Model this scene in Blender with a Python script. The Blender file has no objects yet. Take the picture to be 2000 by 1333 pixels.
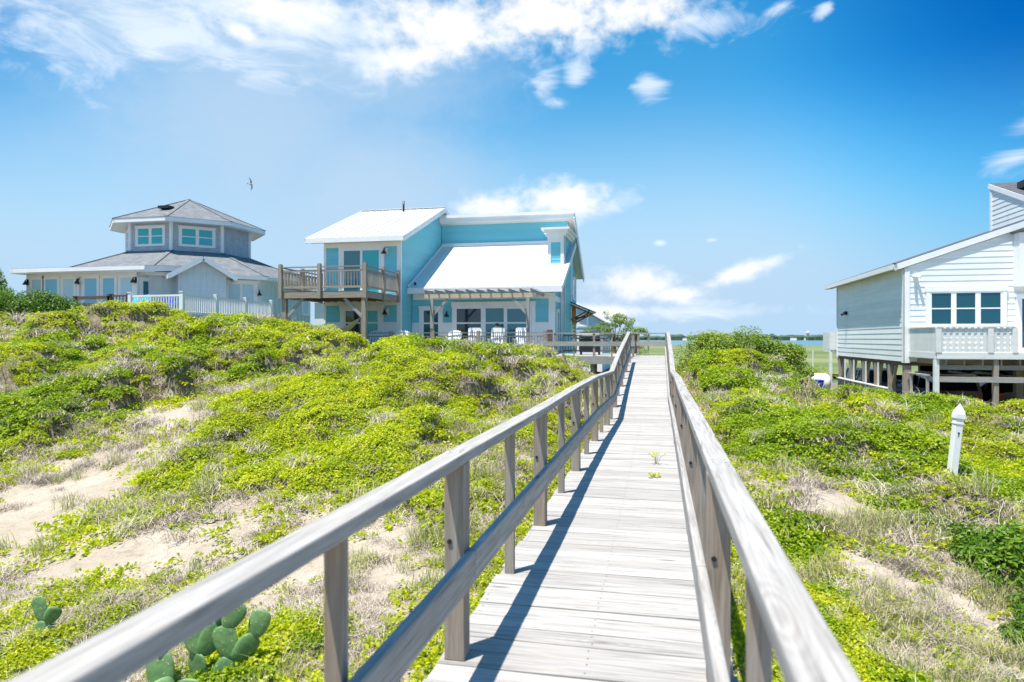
import bpy, bmesh, math, random
import numpy as np
from mathutils import Vector, Matrix
random.seed(7); rng = np.random.default_rng(7)
R = math.radians
sc = bpy.context.scene
col = sc.collection

# ------------------------------------------------------------------ camera, sky, sun, exposure
EYE = 1.39
cam = bpy.data.cameras.new('camera'); camo = bpy.data.objects.new('camera', cam); col.objects.link(camo)
camo.location = (0, 0, EYE); camo.rotation_euler = (R(90), 0, R(12.2))
cam.lens = 23.99; cam.sensor_width = 36; cam.shift_y = -0.00225; cam.clip_start = .05; cam.clip_end = 12000
cam.dof.use_dof = True; cam.dof.focus_distance = 9.5; cam.dof.aperture_fstop = 2.6
sc.camera = camo
sc.view_settings.view_transform = 'Standard'; sc.view_settings.look = 'None'
sc.view_settings.exposure = 1.05; sc.view_settings.gamma = 1
SUNV = Vector((-.165, -.2, .87)).normalized()
sun = bpy.data.lights.new('sun', 'SUN'); suno = bpy.data.objects.new('sun', sun); col.objects.link(suno)
sun.energy = 4.2; sun.angle = R(.53); sun.color = (1, .935, .83)
suno.rotation_euler = SUNV.to_track_quat('Z', 'Y').to_euler()

class NT:
    """tiny helper for node trees"""
    def __init__(s, tree): s.t = tree; s.n = tree.nodes; s.l = tree.links
    def new(s, kind, **kw):
        n = s.n.new(kind)
        for k, v in kw.items(): setattr(n, k, v)
        return n
    def put(s, sock, v):
        if isinstance(v, bpy.types.NodeSocket): s.l.new(v, sock)
        elif v is not None: sock.default_value = v
    def math(s, op, a, b=None, c=None, clamp=False):
        n = s.new('ShaderNodeMath', operation=op, use_clamp=clamp)
        s.put(n.inputs[0], a); s.put(n.inputs[1], b); s.put(n.inputs[2], c)
        return n.outputs[0]
    def mix(s, f, a, b, kind='MIX'):
        n = s.new('ShaderNodeMix', data_type='RGBA', blend_type=kind)
        s.put(n.inputs['Factor'], f); s.put(n.inputs[6], a); s.put(n.inputs[7], b)
        return n.outputs[2]
    def noise(s, vec, scale, detail=4, rough=.55, dist=0):
        n = s.new('ShaderNodeTexNoise'); n.inputs['Scale'].default_value = scale
        n.inputs['Detail'].default_value = detail; n.inputs['Roughness'].default_value = rough
        n.inputs['Distortion'].default_value = dist
        if vec is not None: s.l.new(vec, n.inputs['Vector'])
        return n.outputs['Fac']
    def smooth(s, v, lo, hi, a=0., b=1.):
        n = s.new('ShaderNodeMapRange', interpolation_type='SMOOTHSTEP')
        for i, q in enumerate((v, lo, hi, a, b)): s.put(n.inputs[i], q)
        return n.outputs[0]
    def mapping(s, vec, scale=(1, 1, 1), loc=(0, 0, 0), rot=(0, 0, 0)):
        n = s.new('ShaderNodeMapping'); s.l.new(vec, n.inputs['Vector'])
        n.inputs['Scale'].default_value = scale; n.inputs['Location'].default_value = loc; n.inputs['Rotation'].default_value = rot
        return n.outputs[0]
    def ramp(s, f, stops):
        n = s.new('ShaderNodeValToRGB'); e = n.color_ramp.elements
        while len(e) < len(stops): e.new(.5)
        for q, (p, c) in zip(e, stops): q.position = p; q.color = (*c, 1)
        s.l.new(f, n.inputs[0]); return n.outputs[0]

# clouds by compass bearing and elevation in degrees: (bearing, elevation, half width, half height, tilt)
CUM = [(-9.62, 25.5, 12.0, 3.2, 0), (-20.73, 22.2, 4.6, 1.9, 12), (-1.58, 25.2, 6.23, 1.9, 0), (-18.2, 24.4, 8.5, 2.8, 0),
       (-7.91, 11.5, 5.7, 1.9, 0), (-13.6, 11.0, 3.8, 1.6, 0), (-1.99, 4.5, 4.6, 1.7, 0), (6.07, 5.17, 4.3, .9, 20), (1.7, 3.6, 3.6, .9, 0),
       (-33.9, 22.8, 1.7, .8, -20),
       (-30.5, 24.6, 6.2, 1.9, 0), (-5.0, 2.2, 5, .7, 0)]
WISP = [(25.0, 14.2, 2.6, 1.5, 15), (24.2, 11.9, 2.8, 1.1, 5), (9.11, 24.4, 2.6, .8, 10), (12.4, 23.6, 1.0, .6, 40), (-9.6, 20.4, 2.2, 2.0, 30), (-6.9, 20.9, 1.5, 1.8, -20), (-8.3, 19.0, 2.6, 1.0, 0), (-.96, 20.3, 1.9, 1.5, -30), (-41, 22.5, 8, 4.5, 0), (-45, 21, 7, 5, 0), (4.5, 24.0, 5.5, 1.6, 0),
        (-29, 23.5, 12, 4.0, 0), (-33, 20.5, 7, 2.2, 0), (2, 2.2, 14, 1.2, 0), (0, 7.8, .8, .3, 0), (4.2, 7.9, .7, .25, 0)]
VEIL = [(-33, 17, 17, 12, 0), (-27, 22, 20, 8, 0), (-24, 12, 14, 10, 0), (-39, 23, 15, 8, 0), (-6, 3, 18, 4, 0)]
def build_world():
    w = bpy.data.worlds.new('World'); sc.world = w; w.use_nodes = True
    w.node_tree.nodes.clear(); g = NT(w.node_tree)
    tc = g.new('ShaderNodeTexCoord'); sep = g.new('ShaderNodeSeparateXYZ'); g.l.new(tc.outputs['Generated'], sep.inputs[0])
    x, y, z = sep.outputs
    az = g.math('MULTIPLY', g.math('ARCTAN2', x, y), 57.29578)
    el = g.math('MULTIPLY', g.math('ARCSINE', z), 57.29578)
    cmb = g.new('ShaderNodeCombineXYZ'); g.put(cmb.inputs[0], az); g.put(cmb.inputs[1], g.math('MULTIPLY', el, 1.35)); v = cmb.outputs[0]
    def field(L):
        out = None
        for a0, e0, ra, re, rot in L:
            da = g.math('SUBTRACT', az, a0); de = g.math('SUBTRACT', el, e0); c, s_ = math.cos(R(rot)), math.sin(R(rot))
            u = g.math('ADD', g.math('MULTIPLY', da, c/ra), g.math('MULTIPLY', de, s_/ra))
            q = g.math('ADD', g.math('MULTIPLY', da, -s_/re), g.math('MULTIPLY', de, c/re))
            d = g.math('SUBTRACT', 1., g.math('SQRT', g.math('ADD', g.math('MULTIPLY', u, u), g.math('MULTIPLY', q, q))))
            out = d if out is None else g.math('SMOOTH_MAX', out, d, .15)
        return out
    n1 = g.noise(v, .26, 8, .52, .3); n2 = g.noise(v, .8, 7, .55, .2)
    nn = g.math('SUBTRACT', g.math('ADD', g.math('MULTIPLY', n1, .6), g.math('MULTIPLY', n2, .4)), .5)
    cum = g.smooth(g.math('ADD', field(CUM), g.math('MULTIPLY', nn, 3.0)), -.2, .9)
    wv = g.mapping(v, (.16, .26, 1), rot=(0, 0, R(25)))
    wisp = g.smooth(g.math('ADD', field(WISP), g.math('MULTIPLY', g.math('SUBTRACT', g.noise(wv, 1.0, 9, .6, .8), .5), 3.4)), .1, 1.15, 0, .75)
    veil = g.smooth(g.math('ADD', field(VEIL), g.math('MULTIPLY', nn, .5)), -.1, .9, 0, .8)
    sky = g.new('ShaderNodeTexSky', sky_type='NISHITA'); sky.sun_disc = False
    sky.sun_elevation = math.asin(SUNV.z); sky.sun_rotation = math.atan2(SUNV.x, SUNV.y)
    sky.air_density = 1.15; sky.dust_density = .35; sky.ozone_density = 2.2; sky.altitude = 0
    hs = g.new('ShaderNodeHueSaturation'); hs.inputs['Saturation'].default_value = 1.46; hs.inputs['Value'].default_value = .92; hs.inputs['Hue'].default_value = .487
    g.l.new(sky.outputs[0], hs.inputs['Color']); c = hs.outputs[0]
    k = 1/.1
    low = g.smooth(el, 3, 21, 1, 0)
    deep = g.smooth(field([(34, 25, 29, 23, 0)]), 0, .72)
    c = g.mix(deep, c, g.mix(1., c, (.04, .42, .66, 1), 'MULTIPLY'))
    deep = g.smooth(field([(-62, 22, 24, 26, 0)]), 0, .9)
    c = g.mix(deep, c, g.mix(1., c, (.45, .65, .78, 1), 'MULTIPLY'))
    c = g.mix(low, c, (.255*k, .365*k, .478*k, 1))
    deep = g.smooth(field([(24, 19, 24, 18, 0)]), 0, .8)
    c = g.mix(deep, c, g.mix(1., c, (.36, .90, 1.06, 1), 'MULTIPLY'))
    deep = g.smooth(field([(34, 10, 26, 15, 0)]), 0, .9)
    c = g.mix(deep, c, g.mix(1., c, (.55, .80, .92, 1), 'MULTIPLY'))
    c = g.mix(veil, c, (.275*k, .365*k, .465*k, 1))
    c = g.mix(wisp, c, (.47*k, .52*k, .59*k, 1))
    # cloud bases greyer than their tops
    shade = g.smooth(g.math('ADD', field(CUM), g.math('MULTIPLY', g.noise(v, .7, 6, .55), .9)), .25, 1.1)
    c = g.mix(cum, c, g.mix(shade, (.40*k, .47*k, .56*k, 1), (.54*k, .545*k, .55*k, 1)))
    bg = g.new('ShaderNodeBackground'); bg.inputs['Strength'].default_value = .095; g.l.new(c, bg.inputs['Color'])
    o = g.new('ShaderNodeOutputWorld'); g.l.new(bg.outputs[0], o.inputs['Surface'])
build_world()

# ------------------------------------------------------------------ materials
def newmat(name):
    m = bpy.data.materials.new(name); m.use_nodes = True; g = NT(m.node_tree)
    b = g.n['Principled BSDF']; return m, g, b
def plain(name, c, rough=.6, var=.12, scale=3., metal=0., spec=.4, bump=0., bscale=30.):
    m, g, b = newmat(name); tc = g.new('ShaderNodeTexCoord')
    n = g.noise(tc.outputs['Object'], scale, 5)
    lo = tuple(q*(1-var) for q in c); hi = tuple(min(1, q*(1+var*.7)) for q in c)
    g.l.new(g.ramp(n, [(.3, lo), (.7, hi)]), b.inputs['Base Color'])
    b.inputs['Roughness'].default_value = rough; b.inputs['Metallic'].default_value = metal; b.inputs['Specular IOR Level'].default_value = spec
    if bump:
        bp = g.new('ShaderNodeBump'); bp.inputs['Strength'].default_value = bump; bp.inputs['Distance'].default_value = .02
        g.l.new(g.noise(tc.outputs['Object'], bscale, 6), bp.inputs['Height']); g.l.new(bp.outputs[0], b.inputs['Normal'])
    return m
def wood(name, dark, mid, light, crack=.5, blotch=(.2, .15, .1), blot=.0, rough=.85, isl=.14):
    """weathered timber: U runs along the board, V across it, in metres"""
    m, g, b = newmat(name)
    uv = g.new('ShaderNodeUVMap'); uv.uv_map = 'UVMap'; u = uv.outputs[0]
    geo = g.new('ShaderNodeNewGeometry'); rnd = geo.outputs['Random Per Island']
    g1 = g.noise(g.mapping(u, (2.0, 34, 1)), 1.0, 9, .65, .9)
    g2 = g.noise(g.mapping(u, (3.5, 130, 1), (3, 7, 0)), 1.0, 5, .6)
    # knots: rings round scattered points bend the grain
    vo = g.new('ShaderNodeTexVoronoi'); vo.inputs['Scale'].default_value = 1.; g.l.new(g.mapping(u, (1.3, 5.5, 1)), vo.inputs['Vector'])
    kd = vo.outputs['Distance']; knot = g.smooth(kd, .04, .10, 1, 0)
    ring = g.math('MULTIPLY', g.smooth(kd, .1, .4, 1, 0), g.math('SINE', g.math('MULTIPLY', g.math('ADD', kd, g.math('MULTIPLY', g1, .05)), 95)))
    f = g.math('ADD', g.math('ADD', g.math('MULTIPLY', g1, .7), g.math('MULTIPLY', g2, .3)), g.math('MULTIPLY', ring, .042))
    c = g.ramp(f, [(.3, dark), (.5, mid), (.68, light)])
    if blot:
        c = g.mix(g.smooth(g.noise(g.mapping(u, (1.2, 6, 1), (9, 1, 0)), 1., 5, .6), .45, .7, 0, blot), c, (*blotch, 1))
    cr = g.smooth(g.noise(g.mapping(u, (.9, 55, 1), (1, 2, 0)), 1., 3, .5, .3), .64, .70, 0, crack)
    c = g.mix(cr, c, (dark[0]*.35, dark[1]*.33, dark[2]*.3, 1))
    c = g.mix(g.math('MULTIPLY', knot, .65), c, (dark[0]*.5, dark[1]*.42, dark[2]*.35, 1))
    hs = g.new('ShaderNodeHueSaturation'); g.l.new(c, hs.inputs['Color'])
    g.put(hs.inputs['Value'], g.math('ADD', 1-isl, g.math('MULTIPLY', rnd, 2*isl)))
    g.l.new(hs.outputs[0], b.inputs['Base Color']); b.inputs['Roughness'].default_value = rough; b.inputs['Specular IOR Level'].default_value = .25
    bp = g.new('ShaderNodeBump'); bp.inputs['Strength'].default_value = .5; bp.inputs['Distance'].default_value = .004
    g.put(bp.inputs['Height'], g.math('SUBTRACT', f, cr)); g.l.new(bp.outputs[0], b.inputs['Normal'])
    return m
def shingle(name, c1, c2, mortar, w=.28, h=.14):
    m, g, b = newmat(name); uv = g.new('ShaderNodeUVMap'); uv.uv_map = 'UVMap'
    br = g.new('ShaderNodeTexBrick'); g.l.new(uv.outputs[0], br.inputs['Vector'])
    br.inputs['Color1'].default_value = (*c1, 1); br.inputs['Color2'].default_value = (*c2, 1); br.inputs['Mortar'].default_value = (*mortar, 1)
    br.inputs['Scale'].default_value = 1; br.inputs['Brick Width'].default_value = w; br.inputs['Row Height'].default_value = h
    br.inputs['Mortar Size'].default_value = .012; br.inputs['Mortar Smooth'].default_value = .3
    n = g.noise(uv.outputs[0], 2.5, 6, .7)
    c = g.mix(.45, br.outputs['Color'], g.ramp(n, [(.3, tuple(q*.7 for q in c1)), (.7, tuple(q*1.25 for q in c2))]))
    g.l.new(c, b.inputs['Base Color']); b.inputs['Roughness'].default_value = .9; b.inputs['Specular IOR Level'].default_value = .2
    bp = g.new('ShaderNodeBump'); bp.inputs['Strength'].default_value = .6; bp.inputs['Distance'].default_value = .02
    g.put(bp.inputs['Height'], g.math('SUBTRACT', g.noise(uv.outputs[0], 60, 3), g.math('MULTIPLY', br.outputs['Fac'], 2.))); g.l.new(bp.outputs[0], b.inputs['Normal'])
    return m
def glass(name, c, rough=.04, spec=.9):
    m, g, b = newmat(name); tc = g.new('ShaderNodeTexCoord')
    b.inputs['Base Color'].default_value = (*c, 1); b.inputs['Roughness'].default_value = rough; b.inputs['Specular IOR Level'].default_value = spec
    bp = g.new('ShaderNodeBump'); bp.inputs['Strength'].default_value = .03; bp.inputs['Distance'].default_value = .05
    g.l.new(g.noise(tc.outputs['Object'], .8, 2), bp.inputs['Height']); g.l.new(bp.outputs[0], b.inputs['Normal'])
    return m
def leafmat(name, stops, trans=.35, patch=None, patchcol=(.2, .2, .02), patchamt=.5, scale=.8, rough=.45):
    m, g, b = newmat(name)
    geo = g.new('ShaderNodeNewGeometry'); oi = g.new('ShaderNodeObjectInfo')
    n = g.noise(geo.outputs['Position'], scale, 4, .6)
    f = g.math('ADD', g.math('ADD', g.math('MULTIPLY', geo.outputs['Random Per Island'], .42), g.math('MULTIPLY', oi.outputs['Random'], .18)), g.math('MULTIPLY', n, .5))
    c = g.ramp(f, stops)
    if patch: c = g.mix(g.smooth(g.noise(geo.outputs['Position'], patch, 5, .6), .5, .7, 0, patchamt), c, (*patchcol, 1))
    g.l.new(c, b.inputs['Base Color']); b.inputs['Roughness'].default_value = rough; b.inputs['Specular IOR Level'].default_value = .35
    if trans:
        t = g.new('ShaderNodeBsdfTranslucent'); hs = g.new('ShaderNodeHueSaturation'); hs.inputs['Saturation'].default_value = 1.1; hs.inputs['Value'].default_value = 1.5
        g.l.new(c, hs.inputs['Color']); g.l.new(hs.outputs[0], t.inputs['Color'])
        mx = g.new('ShaderNodeMixShader'); mx.inputs[0].default_value = trans
        g.l.new(b.outputs[0], mx.inputs[1]); g.l.new(t.outputs[0], mx.inputs[2]); g.l.new(mx.outputs[0], g.n['Material Output'].inputs['Surface'])
    return m
def siding_mat(name, c, var=.07, dirt=.0):
    m, g, b = newmat(name); tc = g.new('ShaderNodeTexCoord'); geo = g.new('ShaderNodeNewGeometry')
    n = g.noise(g.mapping(tc.outputs['Object'], (.35, .35, 3)), 1., 6, .65)
    cc = g.ramp(n, [(.3, tuple(q*(1-var) for q in c)), (.7, tuple(q*(1+var*.6) for q in c))])
    if dirt: cc = g.mix(g.smooth(g.noise(g.mapping(tc.outputs['Object'], (1.5, 1.5, .5), (4, 2, 1)), 1., 7, .7), .5, .75, 0, dirt), cc, tuple(q*.6 for q in c)+(1,))
    hs = g.new('ShaderNodeHueSaturation'); g.l.new(cc, hs.inputs['Color']); g.put(hs.inputs['Value'], g.math('ADD', .96, g.math('MULTIPLY', geo.outputs['Random Per Island'], .08)))
    g.l.new(hs.outputs[0], b.inputs['Base Color']); b.inputs['Roughness'].default_value = .55; b.inputs['Specular IOR Level'].default_value = .3
    bp = g.new('ShaderNodeBump'); bp.inputs['Strength'].default_value = .15; bp.inputs['Distance'].default_value = .004
    g.l.new(g.noise(g.mapping(tc.outputs['Object'], (4, 4, 60)), 1., 3), bp.inputs['Height']); g.l.new(bp.outputs[0], b.inputs['Normal'])
    return m
M = {}
M['deck'] = wood('deck_wood', (.18, .172, .165), (.35, .34, .33), (.45, .44, .43), .7, (.36, .33, .3), .35, isl=.12)
M['rail'] = wood('rail_wood', (.165, .157, .15), (.335, .323, .312), (.47, .455, .44), .6, (.30, .27, .24), .3, isl=.06)
M['post'] = wood('post_wood', (.175, .14, .115), (.30, .26, .225), (.42, .38, .345), .6, (.30, .20, .12), .5, isl=.1)
M['oldwood'] = wood('old_wood', (.15, .125, .105), (.26, .225, .195), (.36, .33, .3), .5, (.2, .13, .09), .4, isl=.12)
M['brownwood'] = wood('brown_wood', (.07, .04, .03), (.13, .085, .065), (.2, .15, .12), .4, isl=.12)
M['warmwood'] = wood('warm_wood', (.22, .10, .05), (.36, .18, .09), (.45, .25, .13), .3, isl=.1)
M['cream'] = wood('cream_wood', (.36, .31, .25), (.48, .43, .36), (.58, .54, .48), .2, isl=.06)
M['teal'] = siding_mat('teal_siding', (.175, .54, .635))
M['white'] = plain('white_trim', (.78, .79, .80), .45, .05, 1.5)
M['whiteroof'] = plain('white_metal_roof', (.62, .625, .63), .35, .08, .6, spec=.5)
M['whiteplastic'] = plain('white_plastic', (.80, .80, .80), .35, .05, 2.)
M['wains'] = siding_mat('white_board', (.74, .76, .78))
M['greyblue'] = siding_mat('grey_blue_board', (.56, .65, .69))
M['cupola'] = shingle('cupola_shingle', (.42, .47, .55), (.49, .54, .62), (.30, .34, .42), .2, .16)
M['greyroof'] = shingle('grey_roof_shingle', (.125, .14, .155), (.23, .245, .265), (.085, .093, .10), .32, .14)
M['darkroof'] = shingle('dark_roof_shingle', (.08, .085, .10), (.13, .135, .15), (.05, .05, .06), .32, .14)
M['clap'] = siding_mat('pale_clapboard', (.72, .76, .77), .08, .25)
M['whitewash'] = siding_mat('weathered_white', (.70, .71, .71), .12, .3)
M['paleblue'] = siding_mat('pale_blue_siding', (.34, .56, .72))
M['glassdark'] = glass('dark_glass', (.012, .03, .04)); M['glassteal'] = glass('teal_glass', (.02, .16, .20))
M['glassblue'] = glass('blue_glass', (.008, .075, .11), .04, .55); M['paneteal'] = glass('turquoise_pane', (.03, .40, .45), .12, .5)  # turquoise tint is in the base colour of the second pane material
M['blindblue'] = glass('blue_blind', (.20, .50, .68), .12, .5); M['blindpale'] = glass('pale_blind', (.46, .62, .72), .15, .5)
M['glasscar'] = glass('car_glass', (.01, .012, .015))
M['black'] = plain('black_metal', (.012, .013, .015), .4, .2, 4., spec=.5)
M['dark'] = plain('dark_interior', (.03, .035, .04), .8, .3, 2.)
M['concrete'] = plain('concrete', (.36, .34, .31), .9, .15, 4., bump=.3)
M['silver'] = plain('silver_paint', (.42, .42, .42), .3, .05, 1., metal=.5, spec=.6)
M['carwhite'] = plain('white_paint', (.62, .66, .70), .25, .05, 1., spec=.6)
M['blackpaint'] = plain('black_paint', (.01, .01, .012), .2, .1, 1., spec=.6)
M['tyre'] = plain('tyre_rubber', (.015, .015, .016), .85, .2, 8.)
M['red'] = plain('red_lens', (.45, .015, .02), .2, .1, 3.)
M['bluebin'] = plain('blue_plastic', (.01, .06, .50), .45, .1, 2.); M['bluechair'] = plain('blue_paint', (.015, .05, .42), .45, .1, 2.)
M['turq'] = plain('turquoise_paint', (.02, .46, .52), .45, .1, 2.)
M['hammock'] = plain('hammock_cloth', (.42, .40, .38), .9, .15, 9., bump=.3, bscale=80)
M['skin'] = plain('skin', (.45, .27, .19), .5, .06, 6.); M['shirt'] = plain('dark_shirt', (.02, .03, .05), .85, .15, 6.); M['hair'] = plain('dark_hair', (.02, .014, .01), .6, .2, 20.)
def cactus_mat():
    m, g, b = newmat('cactus_skin'); tc = g.new('ShaderNodeTexCoord'); P = tc.outputs['Object']
    c = g.ramp(g.noise(P, 9, 5, .6), [(.3, (.065, .15, .055)), (.55, (.12, .24, .085)), (.75, (.20, .32, .11))])
    vo = g.new('ShaderNodeTexVoronoi'); vo.inputs['Scale'].default_value = 34; g.l.new(P, vo.inputs['Vector'])
    c = g.mix(g.smooth(vo.outputs['Distance'], .12, .24, .8, 0), c, (.42, .38, .24, 1))          # spine cushions
    c = g.mix(g.smooth(g.noise(P, 16, 4, .6), .64, .72, 0, .7), c, (.26, .21, .12, 1))           # corky scars
    g.l.new(c, b.inputs['Base Color']); b.inputs['Roughness'].default_value = .55
    bp = g.new('ShaderNodeBump'); bp.inputs['Strength'].default_value = .35; bp.inputs['Distance'].default_value = .004
    g.put(bp.inputs['Height'], g.math('SUBTRACT', g.noise(P, 30, 3), vo.outputs['Distance'])); g.l.new(bp.outputs[0], b.inputs['Normal']); return m
M['cactus'] = cactus_mat()
M['bark'] = plain('grey_bark', (.17, .14, .115), .9, .3, 8., bump=.6, bscale=25)
M['feather'] = plain('grey_feather', (.30, .32, .34), .7, .3, 6.)

# ------------------------------------------------------------------ mesh builder
LOC = {}
class MB:
    def __init__(s): s.v = []; s.f = []; s.uv = []
    def face(s, pts, uv=None):
        i = len(s.v); s.v += [tuple(p) for p in pts]; s.f.append(tuple(range(i, i+len(pts))))
        if uv is None:
            p = [Vector(q) for q in pts]; u = (p[1]-p[0]); u = u.normalized() if u.length > 1e-9 else Vector((1, 0, 0))
            nrm = Vector((0, 0, 0))
            for k in range(len(p)): nrm += p[k].cross(p[(k+1) % len(p)])
            w = nrm.normalized().cross(u) if nrm.length > 1e-12 else Vector((0, 0, 1))
            uv = [((q-p[0]).dot(u), (q-p[0]).dot(w)) for q in p]
        s.uv += uv
    def hexa(s, P, ln=None):
        """P: 8 corners, 0-3 one end, 4-7 the other; U follows the way from end to end"""
        i = len(s.v); s.v += [tuple(p) for p in P]
        du, dv = random.random()*40, random.random()*40
        V = [Vector(p) for p in P]; L = (V[4]-V[0]).length; acc = [0]
        for k in range(4): acc.append(acc[-1]+(V[(k+1) % 4]-V[k]).length)
        for k in range(4):
            j = (k+1) % 4; s.f.append((i+k, i+j, i+4+j, i+4+k))
            s.uv += [(du, dv+acc[k]), (du, dv+acc[k+1]), (du+L, dv+acc[k+1]), (du+L, dv+acc[k])]
        for q in ((3, 2, 1, 0), (4, 5, 6, 7)):
            s.f.append(tuple(i+k for k in q)); w, h = acc[1], acc[2]-acc[1]
            s.uv += [(du, dv), (du+.02, dv), (du+.02, dv+h), (du, dv+h)]
    def box(s, x0, x1, y0, y1, z0, z1):
        d = (x1-x0, y1-y0, z1-z0); a = max(range(3), key=lambda k: d[k])
        if a == 0: P = [(x, y, z) for x in (x0, x1) for y, z in ((y0, z0), (y1, z0), (y1, z1), (y0, z1))]
        elif a == 1: P = [(x, y, z) for y in (y0, y1) for x, z in ((x1, z0), (x0, z0), (x0, z1), (x1, z1))]
        else: P = [(x, y, z) for z in (z0, z1) for x, y in ((x0, y0), (x1, y0), (x1, y1), (x0, y1))]
        s.hexa(P)
    def beam(s, a, b, w, h, up=(0, 0, 1)):
        """bar from a to b, w wide and h tall, centred on the line"""
        a, b = Vector(a), Vector(b); d = (b-a).normalized(); sd = d.cross(Vector(up))
        if sd.length < 1e-6: sd = d.cross(Vector((0, 1, 0)))
        sd.normalize(); u = sd.cross(d)
        o = [-sd*w/2-u*h/2, sd*w/2-u*h/2, sd*w/2+u*h/2, -sd*w/2+u*h/2]
        s.hexa([a+q for q in o]+[b+q for q in o])
    def tube(s, pts, rad, n=8, caps=True):
        pts = [Vector(p) for p in pts]; rad = rad if isinstance(rad, (list, tuple)) else [rad]*len(pts)
        i0 = len(s.v); ref = None; L = 0
        for k, p in enumerate(pts):
            d = (pts[min(k+1, len(pts)-1)]-pts[max(k-1, 0)]).normalized()
            if ref is None: ref = d.orthogonal().normalized()
            ref = (ref-d*ref.dot(d)).normalized(); b = d.cross(ref)
            for j in range(n):
                t = 2*math.pi*j/n; s.v.append(tuple(p+(ref*math.cos(t)+b*math.sin(t))*rad[k]))
        for k in range(len(pts)-1):
            l2 = L+(pts[k+1]-pts[k]).length
            for j in range(n):
                q = (j+1) % n; s.f.append((i0+k*n+j, i0+k*n+q, i0+(k+1)*n+q, i0+(k+1)*n+j))
                s.uv += [(L, j/n*.3), (L, (j+1)/n*.3), (l2, (j+1)/n*.3), (l2, j/n*.3)]
            L = l2
        if caps:
            for k, rev in ((0, True), (len(pts)-1, False)):
                idx = [i0+k*n+j for j in range(n)]; s.f.append(tuple(reversed(idx)) if rev else tuple(idx)); s.uv += [(0, 0)]*n
    def lathe(s, c, prof, n=16):
        i0 = len(s.v); c = Vector(c)
        for r, z in prof:
            for j in range(n): t = 2*math.pi*j/n; s.v.append((c.x+r*math.cos(t), c.y+r*math.sin(t), c.z+z))
        for k in range(len(prof)-1):
            for j in range(n):
                q = (j+1) % n; s.f.append((i0+k*n+j, i0+k*n+q, i0+(k+1)*n+q, i0+(k+1)*n+j)); s.uv += [(j/n, k), ((j+1)/n, k), ((j+1)/n, k+1), (j/n, k+1)]
        s.f.append(tuple(i0+j for j in reversed(range(n)))); s.uv += [(0, 0)]*n
        m = i0+(len(prof)-1)*n; s.f.append(tuple(m+j for j in range(n))); s.uv += [(0, 0)]*n
    def prism(s, poly, a, b):
        """polygon of 3-D points in one plane, thickened from offset a to offset b (vectors)"""
        a, b = Vector(a), Vector(b); n = len(poly); A = [Vector(p)+a for p in poly]; B = [Vector(p)+b for p in poly]
        s.face(A); s.face(list(reversed(B)))
        for k in range(n): q = (k+1) % n; s.face([A[q], A[k], B[k], B[q]])
    def build(s, name, mat, parent=None, smooth=False, bevel=0, link=True):
        me = bpy.data.meshes.new(name); o0 = LOC.get(parent.name, (0, 0, 0)) if parent else (0, 0, 0)
        me.from_pydata([(x-o0[0], y-o0[1], z-o0[2]) for x, y, z in s.v], [], s.f); me.update()
        uvl = me.uv_layers.new(name='UVMap'); uvl.data.foreach_set('uv', np.array(s.uv, np.float32).ravel())
        bm = bmesh.new(); bm.from_mesh(me)
        if smooth or True: bmesh.ops.recalc_face_normals(bm, faces=bm.faces)
        bm.to_mesh(me); bm.free()
        if smooth: me.polygons.foreach_set('use_smooth', [True]*len(me.polygons))
        me.materials.append(mat); o = bpy.data.objects.new(name, me)
        if link: col.objects.link(o)
        if parent: o.parent = parent; LOC[o.name] = o0
        if bevel:
            m = o.modifiers.new('bevel', 'BEVEL'); m.width = bevel; m.segments = 2; m.limit_method = 'ANGLE'; m.angle_limit = R(50)
        return o
def tag(o, label=None, cat=None, group=None, kind=None):
    if label: o['label'] = label
    if cat: o['category'] = cat
    if group: o['group'] = group
    if kind: o['kind'] = kind
    return o
def thing(name, loc, label, cat, group=None, rz=0):
    o = bpy.data.objects.new(name, None); col.objects.link(o); o.location = loc; o.rotation_euler = (0, 0, rz)
    o.empty_display_size = .2; LOC[o.name] = tuple(loc) if not rz else (0, 0, 0)
    return tag(o, label, cat, group)
def local(o): LOC[o.name] = (0, 0, 0); return o     # parts of this thing are given in its own frame
def copy_tree(o, parent=None):
    c = o.copy(); col.objects.link(c); c.parent = parent
    for ch in list(o.children): copy_tree(ch, c)
    return c
def part(name, mat, parent, *boxes, **kw):
    mb = MB()
    for b in boxes: mb.box(*b)
    return mb.build(name, mat, parent, **kw)

# planes: a frame is (origin, along, outward) with heights in z
class Fr:
    def __init__(s, o, u, n): s.o = Vector(o); s.u = Vector(u).normalized(); s.n = Vector(n).normalized()
    def p(s, u, z, n=0): return s.o+s.u*u+s.n*n+Vector((0, 0, z))
def pbox(mb, fr, u0, u1, z0, z1, n0, n1):
    if (z1-z0) >= abs(u1-u0): P = [fr.p(u, z, n) for z in (z0, z1) for u, n in ((u0, n0), (u1, n0), (u1, n1), (u0, n1))]
    else: P = [fr.p(u, z, n) for u in (u0, u1) for z, n in ((z0, n0), (z1, n0), (z1, n1), (z0, n1))]
    mb.hexa(P)
def span(poly, z):
    xs = []
    for k in range(len(poly)):
        (u0, z0), (u1, z1) = poly[k], poly[(k+1) % len(poly)]
        if (z0-z)*(z1-z) <= 0 and z0 != z1: xs.append(u0+(u1-u0)*(z-z0)/(z1-z0))
    return (min(xs), max(xs)) if xs else None
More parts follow.
